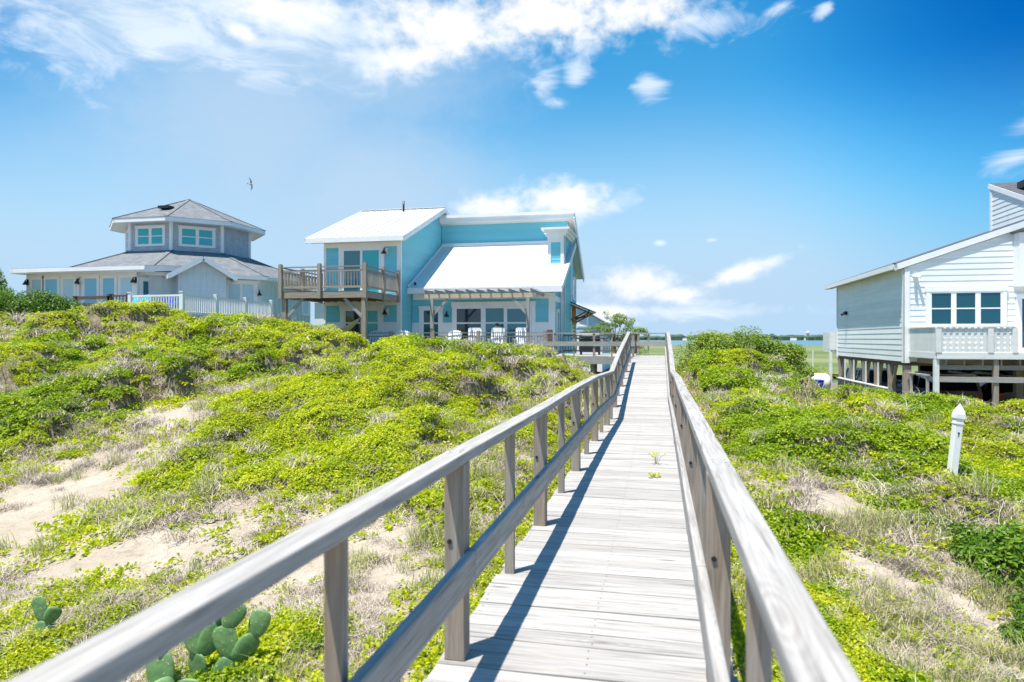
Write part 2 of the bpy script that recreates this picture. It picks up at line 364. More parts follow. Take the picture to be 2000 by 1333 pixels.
def siding(mb, fr, poly, course=.18, out=.013):
    """lapped boards over a convex polygon given as (u, z)"""
    zs = [p[1] for p in poly]; z = min(zs); zt = max(zs)
    kinks = sorted(set(round(q, 4) for q in zs))
    mb.face([fr.p(u, zz, -.01) for u, zz in poly])
    while z < zt-1e-4:
        z1 = min(z+course, zt)
        cuts = [z]+[k for k in kinks if z+1e-3 < k < z1-1e-3]+[z1]
        for c0, c1 in zip(cuts, cuts[1:]):
            a = span(poly, c0+1e-5); b = span(poly, c1-1e-5)
            if not a or not b: continue
            n0 = out*(1-(c0-z)/course)+.002; n1 = out*(1-(c1-z)/course)+.002
            mb.face([fr.p(a[0], c0, n0), fr.p(a[1], c0, n0), fr.p(b[1], c1, n1), fr.p(b[0], c1, n1)])
            if c0 == z: mb.face([fr.p(a[0], c0, -.005), fr.p(a[1], c0, -.005), fr.p(a[1], c0, n0), fr.p(a[0], c0, n0)])
        z = z1
def battens(mb, fr, poly, step=.3, w=.045, out=.028):
    mb.face([fr.p(u, z, .0) for u, z in poly])
    us = [p[0] for p in poly]; u = min(us)+step/2
    def vspan(u):
        return span([(z, q) for q, z in poly], u)
    while u < max(us):
        s_ = vspan(u)
        if s_: pbox(mb, fr, u-w/2, u+w/2, s_[0], s_[1]-.01, .001, out)
        u += step
def window(parent, name, fr, u0, u1, z0, z1, panes, cols=1, rows=1, fw=.07, casing=.12, mull=.06, head=None, mat='white', proud=.065):
    """casing and sash bars stand proud of the wall, the panes lie just behind; panes: material or one per column"""
    mb = MB()
    if casing:
        c = casing; h = head or c
        pbox(mb, fr, u0-c, u0, z0, z1, .0, proud); pbox(mb, fr, u1, u1+c, z0, z1, .0, proud)
        pbox(mb, fr, u0-c-.03, u1+c+.03, z1, z1+h, .0, proud+.012); pbox(mb, fr, u0-c, u1+c, z0-c*.7, z0, .0, proud+.01)
    w = (u1-u0)
    pbox(mb, fr, u0, u0+fw, z0, z1, .0, proud-.012); pbox(mb, fr, u1-fw, u1, z0, z1, .0, proud-.012)
    pbox(mb, fr, u0+fw, u1-fw, z0, z0+fw, .0, proud-.012); pbox(mb, fr, u0+fw, u1-fw, z1-fw, z1, .0, proud-.012)
    for k in range(1, cols): q = u0+w*k/cols; pbox(mb, fr, q-mull, q+mull, z0+fw, z1-fw, .0, proud-.012)
    for k in range(1, rows):
        q = z0+(z1-z0)*k/rows
        for c_ in range(cols):
            a = u0+w*c_/cols+(mull if c_ else fw); b = u0+w*(c_+1)/cols-(mull if c_ < cols-1 else fw)
            pbox(mb, fr, a, b, q-.025, q+.025, .0, proud-.018)
    wn = mb.build(name, M[mat], parent)
    ps = panes if isinstance(panes, (list, tuple)) else [panes]*cols
    for c_ in range(cols):
        a = u0+w*c_/cols+(mull if c_ else fw); b = u0+w*(c_+1)/cols-(mull if c_ < cols-1 else fw)
        pm = MB(); pbox(pm, fr, a-.005, b+.005, z0+fw-.005, z1-fw+.005, max(.026, proud-.037), max(.034, proud-.028)); pm.build('pane', M[ps[c_]], wn)
    return wn
def wall_light(parent, fr, u, z, back='white'):
    mb = MB(); pbox(mb, fr, u-.1, u+.14, z-.14, z+.16, .02, .05); b = mb.build('wall_light', M[back], parent)
    c = fr.p(u, z, .2); l = MB(); l.tube([fr.p(u, z+.1, .05), fr.p(u, z+.16, .13), fr.p(u, z+.1, .2)], .018, 6)
    l.lathe(c-Vector((0, 0, .13)), [(.13, 0), (.12, .05), (.06, .14), (.03, .2), (.03, .24)], 12); l.build('lamp_shade', M['black'], b, smooth=True)
def roof_slab(name, parent, P, th, mat, up=(0, 0, 1)):
    """P: corners of the top face, counter-clockwise from above"""
    mb = MB(); mb.prism([Vector(p) for p in P], (0, 0, 0), (0, 0, -th)); return mb.build(name, mat, parent)

# ------------------------------------------------------------------ terrain
_T = rng.random((256, 256))
def vnoise(x, y, seed=0):
    x = np.asarray(x, float)+seed*17.3; y = np.asarray(y, float)+seed*31.7
    xi = np.floor(x).astype(int); yi = np.floor(y).astype(int); fx = x-xi; fy = y-yi
    fx = fx*fx*(3-2*fx); fy = fy*fy*(3-2*fy); a = lambda i, j: _T[(xi+i) & 255, (yi+j) & 255]
    return (a(0, 0)*(1-fx)+a(1, 0)*fx)*(1-fy)+(a(0, 1)*(1-fx)+a(1, 1)*fx)*fy
def fbm(x, y, seed=0, o=4):
    s, a, t = 0, .5, 0
    for k in range(o): s = s+a*vnoise(np.asarray(x)*2**k, np.asarray(y)*2**k, seed+k*3); t += a; a *= .52
    return s/t
def sstep(v, a, b):
    t = np.clip((v-a)/(b-a), 0, 1); return t*t*(3-2*t)
CTL=[(-24.56, 21.29, 2.29), (-22.93, 22.67, 2.52), (-21.11, 24.08, 2.48), (-18.97, 23.52, 2.56), (-16.59, 24.04, 2.2), (-14.26, 23.52, 1.8), (-12.25, 22.93, 1.75), (-10.35, 22.32, 1.25), (-8.59, 22.7, 1.23), (-6.55, 22.12, 1.08), (-5.29, 21.36, 0.93), (-3.68, 21.71, 0.96), (-2.71, 21.92, 0.8), (-1.55, 19.62, 0.66), (-16.06, 13.92, 0.14), (-16.69, 16.85, 0.82), (-12.32, 14.73, 0.4), (-9.25, 14.37, 0.45), (-11.56, 17.96, 1.12), (-6.47, 13.95, 0.74), (-3.99, 13.46, 0.57), (-1.98, 12.87, 0.2), (-9.45, 8.19, -1.0), (-8.37, 9.44, -0.57), (-6.07, 9.43, -0.09), (-4.1, 8.83, 0.05), (-2.5, 8.46, 0.0), (-6.14, 5.32, -0.99), (-4.35, 5.2, -0.81), (-2.11, 4.56, -0.45), (-2.25, 3.5, -0.57), (-4.53, 3.93, -1.03), (-1.34, 3.39, -0.4), (0.43, 3.78, -0.42), (1.27, 4.57, -0.72), (2.35, 5.11, -0.88), (1.6, 7.51, -0.38), (3.5, 9.45, -0.32), (4.18, 9.09, -0.64), (0.95, 8.39, -0.2), (2.02, 11.18, -0.09), (4.74, 15.35, -0.27), (8.87, 19.31, -0.37), (9.89, 26.69, -1.09), (7.85, 28.3, -1.2), (6.86, 32.18, -0.93), (1.64, 20.82, 0.97), (3.11, 21.13, 0.67), (3.79, 20.26, 0.42), (1.15, 14.57, 0.35), (2.02, 13.74, 0.14), (3.1, 14.99, -0.16), (0.8, 21.66, 0.72),
# under the walk, behind the crest, and the far edges
(-.35,1,-.55),(-.35,4,-.45),(-.35,8,-.35),(-.35,12,-.4),(-.35,16,-.25),(-.3,20,.25),(-.3,24,-.1),(-.3,30,-.6),
(-25,27.5,2.1),(-19.5,27,1.55),(-33,26,2.3),(-28,36,2.2),(-35,38,1.8),(-20,30,1.6),(-20,36,1.3),(-14,27,1.0),(-14,33,.1),(-8,26.5,.35),(-8,33,-.1),(-4,26,.1),(-4,33,-.3),(-12,40,-.3),(-4,42,-.8),
(4,28,-.6),(3,35,-1.0),(10,33,-1.15),(14,27,-1.05),(14,36,-1.2),(20,30,-1.2),(10,42,-1.2),(0,45,-1.2),(-25,45,.5),(-40,45,.3),(20,45,-1.3),
(-32,18,1.3),(-32,8,-.8),(-20,2,-1.3),(-10,-2,-1.3),(0,-4,-.9),(8,-2,-1.2),(10,4,-1.2),(10,10,-.8),(16,16,-.7),(20,8,-1.0),(24,22,-1.0),(-36,32,2.0),(-45,20,1.2),(-45,0,-1.0)]
_P = np.array(CTL); _x = _P[:, :2]/10.
def _U(r2): return np.where(r2 > 0, r2*np.log(np.maximum(r2, 1e-12)), 0)*.5
def _fit():
    n = len(_x); K = _U(((_x[:, None]-_x[None])**2).sum(-1))+np.eye(n)*2e-3
    A = np.zeros((n+3, n+3)); A[:n, :n] = K; A[:n, n] = 1; A[:n, n+1:] = _x; A[n:, :n] = A[:n, n:].T
    b = np.zeros(n+3); b[:n] = _P[:, 2]; return np.linalg.solve(A, b)
_W = _fit()
def base_ground(x, y):
    x = np.atleast_1d(np.asarray(x, float)); y = np.atleast_1d(np.asarray(y, float)); sh = np.broadcast(x, y).shape
    x, y = np.broadcast_to(x, sh).ravel(), np.broadcast_to(y, sh).ravel()
    cx, cy = np.clip(x, -44, 24), np.clip(y, -4, 45); q = np.stack([cx, cy], 1)/10.; n = len(_x); out = np.empty(len(q))
    for i in range(0, len(q), 20000):
        qq = q[i:i+20000]; out[i:i+20000] = _U(((qq[:, None]-_x[None])**2).sum(-1))@_W[:n]+_W[n]+qq@_W[n+1:]
    far = np.maximum(np.hypot(x-cx, y-cy)-1, 0); w = sstep(far, 0, 22)
    return (out*(1-w)+(-1.75)*w).reshape(sh)
# patches (x, y, half width, half depth): green vines, open sand, dry brush
GREEN=[(-19.07, 19.25, 2.74, 2.05), (-18.01, 16.57, 1.5, 1.92), (-15.21, 20.6, 2.45, 5), (-15.42, 17.79, 1.86, 1.65), (-11.95, 17.31, 1.9, 2.5), (-12.15, 11.64, 1.15, 2.12), (-11.29, 21.14, 2.59, 5), (-6.52, 12.2, 1.8, 4.95), (-5.78, 8.73, 1.46, 2.02), (-3.95, 9.38, 1.13, 2.47), (-4.1, 12.16, 1.15, 3.62), (-4.07, 17.54, 1.35, 5), (-4.75, 4.65, 0.75, 0.67), (-2.43, 4.13, 0.41, 0.77), (-2.44, 6.74, 0.53, 0.85), (-1.55, 3.91, 0.19, 0.42), (2.03, 17.93, 1.54, 5), (1.74, 20.33, 1.02, 5), (1.6, 10.88, 0.93, 2.2), (2.96, 12.05, 1.09, 3.3), (5.89, 15.9, 1.61, 3.47), (2.52, 9.09, 0.75, 0.9), (1.41, 7.82, 0.22, 0.27), (4.93, 11.45, 0.53, 2.4), (3.25, 7.76, 0.47, 1.87), (1.38, 5.62, 0.47, 0.5), (1.46, 6.86, 0.48, 0.4), (1.34, 4.84, 0.5, 0.4), (-1.63, 10.54, 0.48, 1.85)]
SAND=[(-18.52, 19.53, 0.86, 0.72), (-14.35, 14.65, 0.78, 0.67), (-14.18, 13.05, 0.71, 0.35), (-9.25, 12.37, 0.63, 1.7), (-8.54, 9.1, 1.61, 1.57), (-7.75, 7.28, 0.79, 1.02), (-10.83, 21.34, 1.04, 1.57), (-2.21, 5.35, 0.38, 0.72), (1.59, 7.71, 0.49, 0.32), (2.07, 6.43, 0.39, 0.35), (2.47, 6.16, 0.25, 0.22), (-5.33, 6.37, 0.55, 0.42)]
DRY=[(-13.37, 15.99, 1.66, 1.17), (-8.58, 12.78, 0.97, 1.47), (-2.48, 7.95, 0.37, 0.97), (-5.37, 6.05, 1.32, 0.67), (-8.71, 17.45, 1.13, 1.65), (-3.08, 5.58, 0.41, 0.6), (-4.52, 6.54, 0.83, 0.55), (-7.67, 17.52, 0.7, 2.92), (-3.59, 15.49, 0.6, 1.92), (0.87, 19.83, 0.43, 5), (3.06, 16.37, 0.46, 2.32), (4.05, 17.91, 0.62, 1.22), (1.55, 8.32, 0.35, 0.42), (1.89, 7.52, 0.47, 0.27), (1.84, 5.41, 0.37, 0.3), (-8.29, 8.28, 0.59, 0.77)]
def cover(x, y):
    c = (fbm(x*.45, y*.38, 2)-.5)*1.5+(fbm(x*1.5, y*1.4, 5)-.5)*1.5+(fbm(x*5, y*5, 9, 3)-.5)*.6-.08-.10*sstep(x, 1, 2.2)*(1-sstep(y, 22, 26))-.22*(1-sstep(y, 5, 10))
    wx = x+(fbm(x*.9, y*.9, 11)-.5)*1.3; wy = y+(fbm(x*.9, y*.9, 12)-.5)*1.6
    for L, a, kk in ((GREEN, .95, 1.05), (SAND, -1.6, 1.15), (DRY, -1.0, 1.25)):
        for px, py, rx, ry in L:
            d2 = ((wx-px)/(rx*kk))**2+((wy-py)/(ry*kk))**2; c = c+a*np.exp(-d2*1.1)
    return np.minimum(c+.55*sstep(y, 24, 30), 1.4)
def walk_clear(x, y): return sstep(np.abs(x+.31), .72, 1.7)
def mound(x, y, c=None):
    c = cover(x, y) if c is None else c
    lump = .12+.60*sstep(fbm(x*.70, y*.62, 21), .38, .64)+.42*(fbm(x*1.7, y*1.7, 22)-.42)
    return np.maximum(sstep(c, .05, .52)*lump*(.85+.22*sstep(-x, 1.2, 3.)*sstep(y, 6, 9)), 0)*walk_clear(x, y)*(1-.5*sstep(y, 27, 30))*(.15+.85*sstep(y, 6, 13))
def ground(x, y, m=True):
    z = base_ground(x, y)+(fbm(np.asarray(x)*.8, np.asarray(y)*.8, 31)-.5)*.16-.10-.42*sstep(y, 11, 21)*(1-.4*sstep(y, 27, 30))-.25*np.exp(-((np.asarray(x)+.31)/.9)**2)*sstep(y, 8, 14)-.17*sstep(-np.asarray(x), 0, 2)*(1-sstep(-np.asarray(x), 8, 11))*sstep(y, 16, 19)-.24*sstep(-np.asarray(x), 4, 8)*sstep(y, 14, 20)-.42*sstep(np.asarray(x), 4, 6)*sstep(y, 17, 22)
    return z+mound(np.asarray(x, float), np.asarray(y, float)) if m else z
def gz(x, y): return float(ground(np.array([x]), np.array([y]), False)[0])
def axis(parts):
    o = []
    for a, b, s in parts: o += list(np.arange(a, b, s))
    return np.array(o+[parts[-1][1]])
def grid_mesh(xs, ys, zf):
    X, Y = np.meshgrid(xs, ys); Z = zf(X, Y); V = np.stack([X, Y, Z], -1).reshape(-1, 3); nx, ny = len(xs), len(ys)
    i = (np.arange(ny-1)[:, None]*nx+np.arange(nx-1)[None]).ravel(); Fq = np.stack([i, i+1, i+nx+1, i+nx], 1)
    return V, Fq
def np_mesh(name, V, Fc, mat, parent=None, smooth=True, link=True):
    me = bpy.data.meshes.new(name); n = Fc.shape[1]; me.vertices.add(len(V)); me.vertices.foreach_set('co', np.asarray(V, np.float32).ravel())
    me.loops.add(Fc.size); me.loops.foreach_set('vertex_index', Fc.astype(np.int32).ravel())
    me.polygons.add(len(Fc)); me.polygons.foreach_set('loop_start', np.arange(0, Fc.size, n, dtype=np.int32))
    me.polygons.foreach_set('use_smooth', np.full(len(Fc), smooth)); me.update(calc_edges=True); me.validate()
    me.materials.append(mat); o = bpy.data.objects.new(name, me)
    if link: col.objects.link(o)
    if parent: o.parent = parent; LOC[o.name] = LOC.get(parent.name, (0, 0, 0))
    return o
xs = axis([(-130, -45, 5), (-45, -24, .6), (-24, -12, .2), (-12, -5, .1), (-5, 5, .06), (5, 10, .12), (10, 26, .5), (26, 130, 5)])
ys = axis([(-60, -2, 2.5), (-2, 1.5, .4), (1.5, 9, .06), (9, 16, .1), (16, 28, .15), (28, 50, .5), (50, 130, 5)])
def surf(X, Y):
    z = ground(X, Y); return np.where((np.abs(X) > 90) | (Y > 90), np.minimum(z, -1.9), z)
V, Fq = grid_mesh(xs, ys, surf)
def sand_mat():
    m, g, b = newmat('dune_sand'); geo = g.new('ShaderNodeNewGeometry'); P = geo.outputs['Position']
    at_ = g.new('ShaderNodeAttribute'); at_.attribute_name = 'litter'; lit = at_.outputs['Fac']
    s1 = g.ramp(g.noise(P, 1.3, 6, .6), [(.3, (.37, .315, .245)), (.7, (.49, .43, .355))])
    s1 = g.mix(g.smooth(g.noise(P, 9, 7, .75), .48, .68, 0, .7), s1, (.27, .22, .16, 1))          # debris in the sand
    s1 = g.mix(g.smooth(g.noise(P, 55, 3, .6), .58, .70, 0, .55), s1, (.20, .16, .12, 1))
    s1 = g.mix(g.smooth(g.noise(g.mapping(P, (90, 30, 60), rot=(0, 0, .7)), 1, 3, .6), .60, .68, 0, .7), s1, (.13, .10, .08, 1))
    l1 = g.ramp(g.noise(P, 14, 7, .7), [(.32, (.10, .09, .05)), (.55, (.22, .19, .12)), (.72, (.38, .33, .25))])
    f = g.smooth(g.math('ADD', lit, g.math('MULTIPLY', g.math('SUBTRACT', g.noise(P, 6, 5, .65), .5), .9)), .25, .75)
    g.l.new(g.mix(f, s1, l1), b.inputs['Base Color']); b.inputs['Roughness'].default_value = .95; b.inputs['Specular IOR Level'].default_value = .15
    bp = g.new('ShaderNodeBump'); bp.inputs['Strength'].default_value = .95; bp.inputs['Distance'].default_value = .06
    g.put(bp.inputs['Height'], g.math('ADD', g.noise(P, 7, 6, .65), g.math('MULTIPLY', g.noise(P, 45, 4, .6), .3))); g.l.new(bp.outputs[0], b.inputs['Normal'])
    return m
M['sand'] = sand_mat()
go = np_mesh('dune_ground', V, Fq, M['sand']); tag(go, 'pale sandy dune ground under the vines', 'ground', kind='structure')
a = go.data.attributes.new('litter', 'FLOAT', 'POINT'); cv = cover(V[:, 0], V[:, 1]); a.data.foreach_set('value', sstep(cv, -.25, .35).astype(np.float32))

def flat_sheet(name, x0, x1, y0, y1, z, mat, label, cat):
    mb = MB(); mb.face([(x0, y0, z), (x1, y0, z), (x1, y1, z), (x0, y1, z)]); return tag(mb.build(name, mat), label, cat, kind='structure')
def marsh_mat():
    m, g, b = newmat('marsh_grass'); geo = g.new('ShaderNodeNewGeometry'); P = g.mapping(geo.outputs['Position'], (.02, .06, 1))
    g.l.new(g.ramp(g.noise(P, 1, 6, .6), [(.3, (.07, .11, .03)), (.5, (.14, .17, .05)), (.7, (.22, .23, .10))]), b.inputs['Base Color']); b.inputs['Roughness'].default_value = .9; return m
def water_mat():
    m, g, b = newmat('sound_water'); geo = g.new('ShaderNodeNewGeometry')
    b.inputs['Base Color'].default_value = (.06, .16, .19, 1); b.inputs['Roughness'].default_value = .25
    bp = g.new('ShaderNodeBump'); bp.inputs['Strength'].default_value = .6; bp.inputs['Distance'].default_value = .2
    g.l.new(g.noise(geo.outputs['Position'], .6, 4), bp.inputs['Height']); g.l.new(bp.outputs[0], b.inputs['Normal']); return m
M['water'] = water_mat()
flat_sheet('water', -6000, 6000, -6000, 9000, -2.05, M['water'], 'pale strip of calm water beyond the marsh', 'water')
flat_sheet('marsh', -500, 500, 62, 300, -1.6, marsh_mat(), 'flat bright green marsh behind the houses', 'marsh')
def shore():
    mb = MB(); x = -1500
    while x < 1800:
        w = random.uniform(10, 26); h = random.uniform(5.5, 10)+2*math.sin(x*.01)
        y = 1500+random.uniform(-30, 30); n = 7
        ring = [(x+w*.62*math.cos(2*math.pi*k/n)*random.uniform(.85, 1.15), y+14*math.sin(2*math.pi*k/n)) for k in range(n)]
        lo = [(a, b, -2.3) for a, b in ring]; mi = [(a, b, h*.6) for a, b in ring]; hi = [((a-x)*.55+x, (b-y)*.6+y, h*random.uniform(.9, 1.1)) for a, b in ring]
        for A, B in ((lo, mi), (mi, hi)):
            for k in range(n): q = (k+1) % n; mb.face([A[k], A[q], B[q], B[k]])
        mb.face(hi); x += w*.55
    m = plain('far_wood', (.06, .105, .07), .95, .35, .05)
    tag(mb.build('far_wood', m), 'low dark line of trees on the far shore', 'trees', kind='stuff')
shore()
flat_sheet('far_shore', -2500, 2500, 1440, 1620, -1.95, plain('far_sand', (.30, .32, .22), .9, .2, .02), 'thin far bank across the water', 'shore')

# ------------------------------------------------------------------ leaves
def leaf_quads(C, N, size, width=.55, fold=.25, roll=None):
    """rhombic leaves folded along the midrib: centres C, normals N -> 4 vertices and 2 triangles each"""
    n = len(C); N = N/np.linalg.norm(N, axis=1, keepdims=True)
    t = rng.normal(size=(n, 3)); t -= (t*N).sum(1, keepdims=True)*N; t /= np.linalg.norm(t, axis=1, keepdims=True); b = np.cross(N, t)
    s = np.asarray(size).reshape(-1, 1)*np.ones((n, 1))
    P = np.stack([C-t*s*.5, C+b*s*width*.5+N*s*fold*.35, C+t*s*.5-N*s*.12, C-b*s*width*.5+N*s*fold*.35], 1)
    i = np.arange(n)[:, None]*4; T = np.concatenate([i+[0, 1, 2], i+[0, 2, 3]], 0)
    return P.reshape(-1, 3), T
def clump(name, n, mat, kind):
    if kind == 'vine':
        th = rng.random(n)*2*np.pi; r = np.sqrt(rng.random(n)); h = rng.random(n)**.8
        z = .75*np.sqrt(np.maximum(1-r**2*.85, 0))*(.35+.65*h)-.1; C = np.stack([r*np.cos(th), r*np.sin(th), z], 1)
        Nn = C*np.array([.7, .7, .35])+np.array([-.05, -.15, .75])+rng.normal(size=(n, 3))*.38
        V, T = leaf_quads(C, Nn, rng.uniform(.17, .30, n), .62)
    elif kind == 'sprig':
        k = 6; V = []; T = []; C = []
        for q in range(k):
            an = rng.random()*6.28; L = rng.uniform(.5, 1.)
            for j in range(n//k): d = L*(j+1)/(n//k); C.append((d*math.cos(an+.3*math.sin(j)), d*math.sin(an+.3*math.sin(j)), .12+.25*rng.random()))
        C = np.array(C); V, T = leaf_quads(C, np.array([0, -.1, .7])+rng.normal(size=(len(C), 3))*.4, rng.uniform(.2, .34, len(C)), .65)
    else:   # thin blades or twigs, each a tapering strip bent once
        V = []; T = []
        for q in range(n):
            an = rng.random()*6.28
            if kind == 'grass': b = rng.normal(size=2)*.30; L = rng.uniform(.5, 1.25); lean = rng.uniform(.2, 1.0); w = .015; zz = 1.
            else: b = rng.normal(size=2)*.5; L = rng.uniform(.3, 1.0); lean = rng.uniform(.35, 1.5); w = .015; zz = .6
            d = np.array([math.cos(an), math.sin(an)]); e = np.array([-d[1], d[0]])*w
            p0 = np.array([*b, 0.]); p1 = np.array([*(b+d*lean*L*.4), L*.62*zz]); k = rng.normal(size=2)*(.08 if kind == 'grass' else .25)
            p2 = np.array([*(b+d*lean*L+k), L*(zz if kind != 'grass' else 1-.25*lean)])
            ee = np.array([*e, 0]); i = len(V); V += [p0-ee, p0+ee, p1+ee*.8, p1-ee*.8, p2]; T += [(i, i+1, i+2), (i, i+2, i+3), (i+3, i+2, i+4)]
        V = np.array(V); T = np.array(T)
    return np_mesh(name, V, T, mat, smooth=False, link=False)
G1 = [(.22, (.09, .15, .004)), (.42, (.26, .345, .006)), (.62, (.44, .50, .010)), (.82, (.60, .59, .03))]
M['vine'] = leafmat('vine_leaf', G1, .42, .55, (.36, .37, .05), .55, .9)
M['myrtle'] = leafmat('myrtle_leaf', [(.22, (.065, .13, .005)), (.45, (.18, .285, .008)), (.65, (.32, .42, .012)), (.85, (.46, .51, .03))], .38, None, scale=1.1)
M['vinedark'] = leafmat('dark_leaf', [(.25, (.03, .08, .008)), (.5, (.075, .165, .012)), (.75, (.17, .28, .02))], .3, None, scale=1.2)
M['brush'] = leafmat('dry_brush', [(.25, (.20, .165, .13)), (.5, (.40, .345, .28)), (.75, (.60, .54, .45))], 0, None, rough=.9)
M['grass'] = leafmat('dune_grass', [(.25, (.20, .25, .09)), (.5, (.36, .38, .17)), (.75, (.52, .46, .27))], .3, None, rough=.6)
protos = {}
for kind, mat, cnt, n in (('vine', 'vine', 6, 120), ('brush', 'brush', 5, 130), ('grass', 'grass', 5, 60), ('sprig', 'vine', 4, 30), ('myrtle', 'myrtle', 5, 135)):
    c = bpy.data.collections.new('leaf_' + kind); protos[kind] = c
    for k in range(cnt): c.objects.link(clump(kind+'_clump', n, M[mat], 'vine' if kind == 'myrtle' else kind))
def scatter(name, P, S, Rt, coll, label, cat):
    me = bpy.data.meshes.new(name); me.vertices.add(len(P)); me.vertices.foreach_set('co', np.asarray(P, np.float32).ravel())
    for nm, ty, arr in (('scl', 'FLOAT', S), ('idx', 'INT', rng.integers(0, len(coll.objects), len(P))), ('rot', 'FLOAT_VECTOR', Rt)):
        at_ = me.attributes.new(nm, ty, 'POINT'); at_.data.foreach_set('vector' if ty == 'FLOAT_VECTOR' else 'value', np.asarray(arr, np.int32 if ty == 'INT' else np.float32).ravel())
    o = bpy.data.objects.new(name, me); col.objects.link(o)
    ng = bpy.data.node_groups.new(name, 'GeometryNodeTree')
    ng.interface.new_socket('Geometry', in_out='INPUT', socket_type='NodeSocketGeometry'); ng.interface.new_socket('Geometry', in_out='OUTPUT', socket_type='NodeSocketGeometry')
    N = ng.nodes; L = ng.links; gi = N.new('NodeGroupInput'); gout = N.new('NodeGroupOutput')
    ci = N.new('GeometryNodeCollectionInfo'); ci.inputs['Collection'].default_value = coll; ci.inputs['Separate Children'].default_value = True; ci.inputs['Reset Children'].default_value = True
    ip = N.new('GeometryNodeInstanceOnPoints'); ip.inputs['Pick Instance'].default_value = True
    def attr(nm, ty):
        q = N.new('GeometryNodeInputNamedAttribute'); q.data_type = ty; q.inputs['Name'].default_value = nm; return q.outputs['Attribute']
    er = N.new('FunctionNodeEulerToRotation'); L.new(attr('rot', 'FLOAT_VECTOR'), er.inputs[0])
    L.new(gi.outputs[0], ip.inputs['Points']); L.new(ci.outputs[0], ip.inputs['Instance']); L.new(attr('idx', 'INT'), ip.inputs['Instance Index'])
    L.new(er.outputs[0], ip.inputs['Rotation']); L.new(attr('scl', 'FLOAT'), ip.inputs['Scale']); L.new(ip.outputs[0], gout.inputs[0])
    md = o.modifiers.new('scatter', 'NODES'); md.node_group = ng
    return tag(o, label, cat, kind='stuff')
ct, st = math.cos(R(12.2)), math.sin(R(12.2))
def candidates(step, d0, d1):
    g = np.arange(-38, 24, step); h = np.arange(-3, 44, step); X, Y = np.meshgrid(g, h); X = X.ravel(); Y = Y.ravel()
    X = X+rng.uniform(-.5, .5, len(X))*step; Y = Y+rng.uniform(-.5, .5, len(Y))*step
    D = -X*st+Y*ct; L = X*ct+Y*st
    k = (D > d0) & (D <= d1) & (np.abs(L) < D*.8+3.5)
    return X[k], Y[k]
HOUSES = [(-17, -4.6, 29.0, 43), (-4.7, .35, 26.7, 33.2), (9.6, 24, 27.6, 44), (-34, -20.2, 26.2, 46), (-1.0, .4, -3, 28.6)]
P = {k: [] for k in protos}
for step, d0, d1, sc0 in ((.062, .5, 6.5, .105), (.095, 6.5, 12, .15), (.15, 12, 21, .22), (.24, 21, 44, .33)):
    X, Y = candidates(step, d0, d1)
    k = np.ones(len(X), bool)
    for a0, a1, b0, b1 in HOUSES: k &= ~((X > a0) & (X < a1) & (Y > b0) & (Y < b1))
    X, Y = X[k], Y[k]; C = cover(X, Y); Z = ground(X, Y); wc = walk_clear(X, Y)
    e = .12; slope = np.hypot(mound(X+e, Y)-mound(X-e, Y), mound(X, Y+e)-mound(X, Y-e))/(2*e)
    post = sstep(np.hypot((X-3.2)*1.9, Y-8.5), .5, 1.1)
    r = rng.random(len(X)); holes = fbm(X*1.7, Y*1.7, 41)
    vine = r < sstep(C, .10, .42)*.95*np.where(holes < .36, .45, 1.)*(1-.25*sstep(slope, .9, 1.7))*post
    patchy = fbm(X*.42, Y*.36, 61)+.25*(fbm(X*2.3, Y*2.3, 62)-.5)
    myr = vine & (patchy > .60); vin = vine & ~myr
    sprig = ~vine & (r < .17*sstep(fbm(X*1.3, Y*1.3, 51), .35, .6)+.42*sstep(C, -.75, .1)) & (C > -1.3)
    r2 = rng.random(len(X)); nz = fbm(X*.9, Y*.9, 44)
    brush = ~vine & ~sprig & (r2 < sstep(C, -.55, -.1)*.21*sstep(nz, .38, .62)+.17*sstep(fbm(X*1.1, Y*1.1, 53), .40, .62)*(C > -1.2)+.02+.3*((C > .05) & (C < .35))+.35*sstep(slope, .6, 1.2))
    grass = ~vine & ~brush & (rng.random(len(X)) < .075*sstep(fbm(X*.5, Y*.5, 47), .48, .65)*(C > -.7)*(C < .4)+.006)
    for kind, m, s_, sink in (('vine', vin, 1., -.25), ('myrtle', myr, 1.12, -.2), ('sprig', sprig, 1.15, 0), ('brush', brush, 1.25, -.05), ('grass', grass, 1.35, 0)):
        n = m.sum(); s = sc0*s_*rng.uniform(.7, 1.35, n)
        if kind in ('vine', 'myrtle', 'grass', 'brush'): s = s*(.45+.55*wc[m])
        if kind == 'grass': s = np.clip(s*1.2, .13, .36)
        P[kind].append((X[m], Y[m], Z[m]+s*sink, s))
for kind, name, label, cat in (('vine', 'vine_cover', 'bright green leafy vines matted over the dunes', 'vines'), ('myrtle', 'myrtle_cover', 'darker green leafy shrub patches among the yellow green vines', 'ground cover'), ('sprig', 'vine_runner', 'thin leafy vine runners creeping over bare sand', 'vines'),
                               ('brush', 'dry_brush', 'tangled grey brown dead twigs between the vines', 'dry brush'), ('grass', 'dune_grass', 'sparse pale dune grass tufts on the sand', 'grass')):
    q = [np.concatenate(c) for c in zip(*P[kind])]; n = len(q[0])
    rot = np.stack([rng.normal(size=n)*.16, rng.normal(size=n)*.16, rng.random(n)*6.283], 1)
    scatter(name, np.stack(q[:3], 1), q[3], rot, protos[kind], label, cat); print(kind, n)
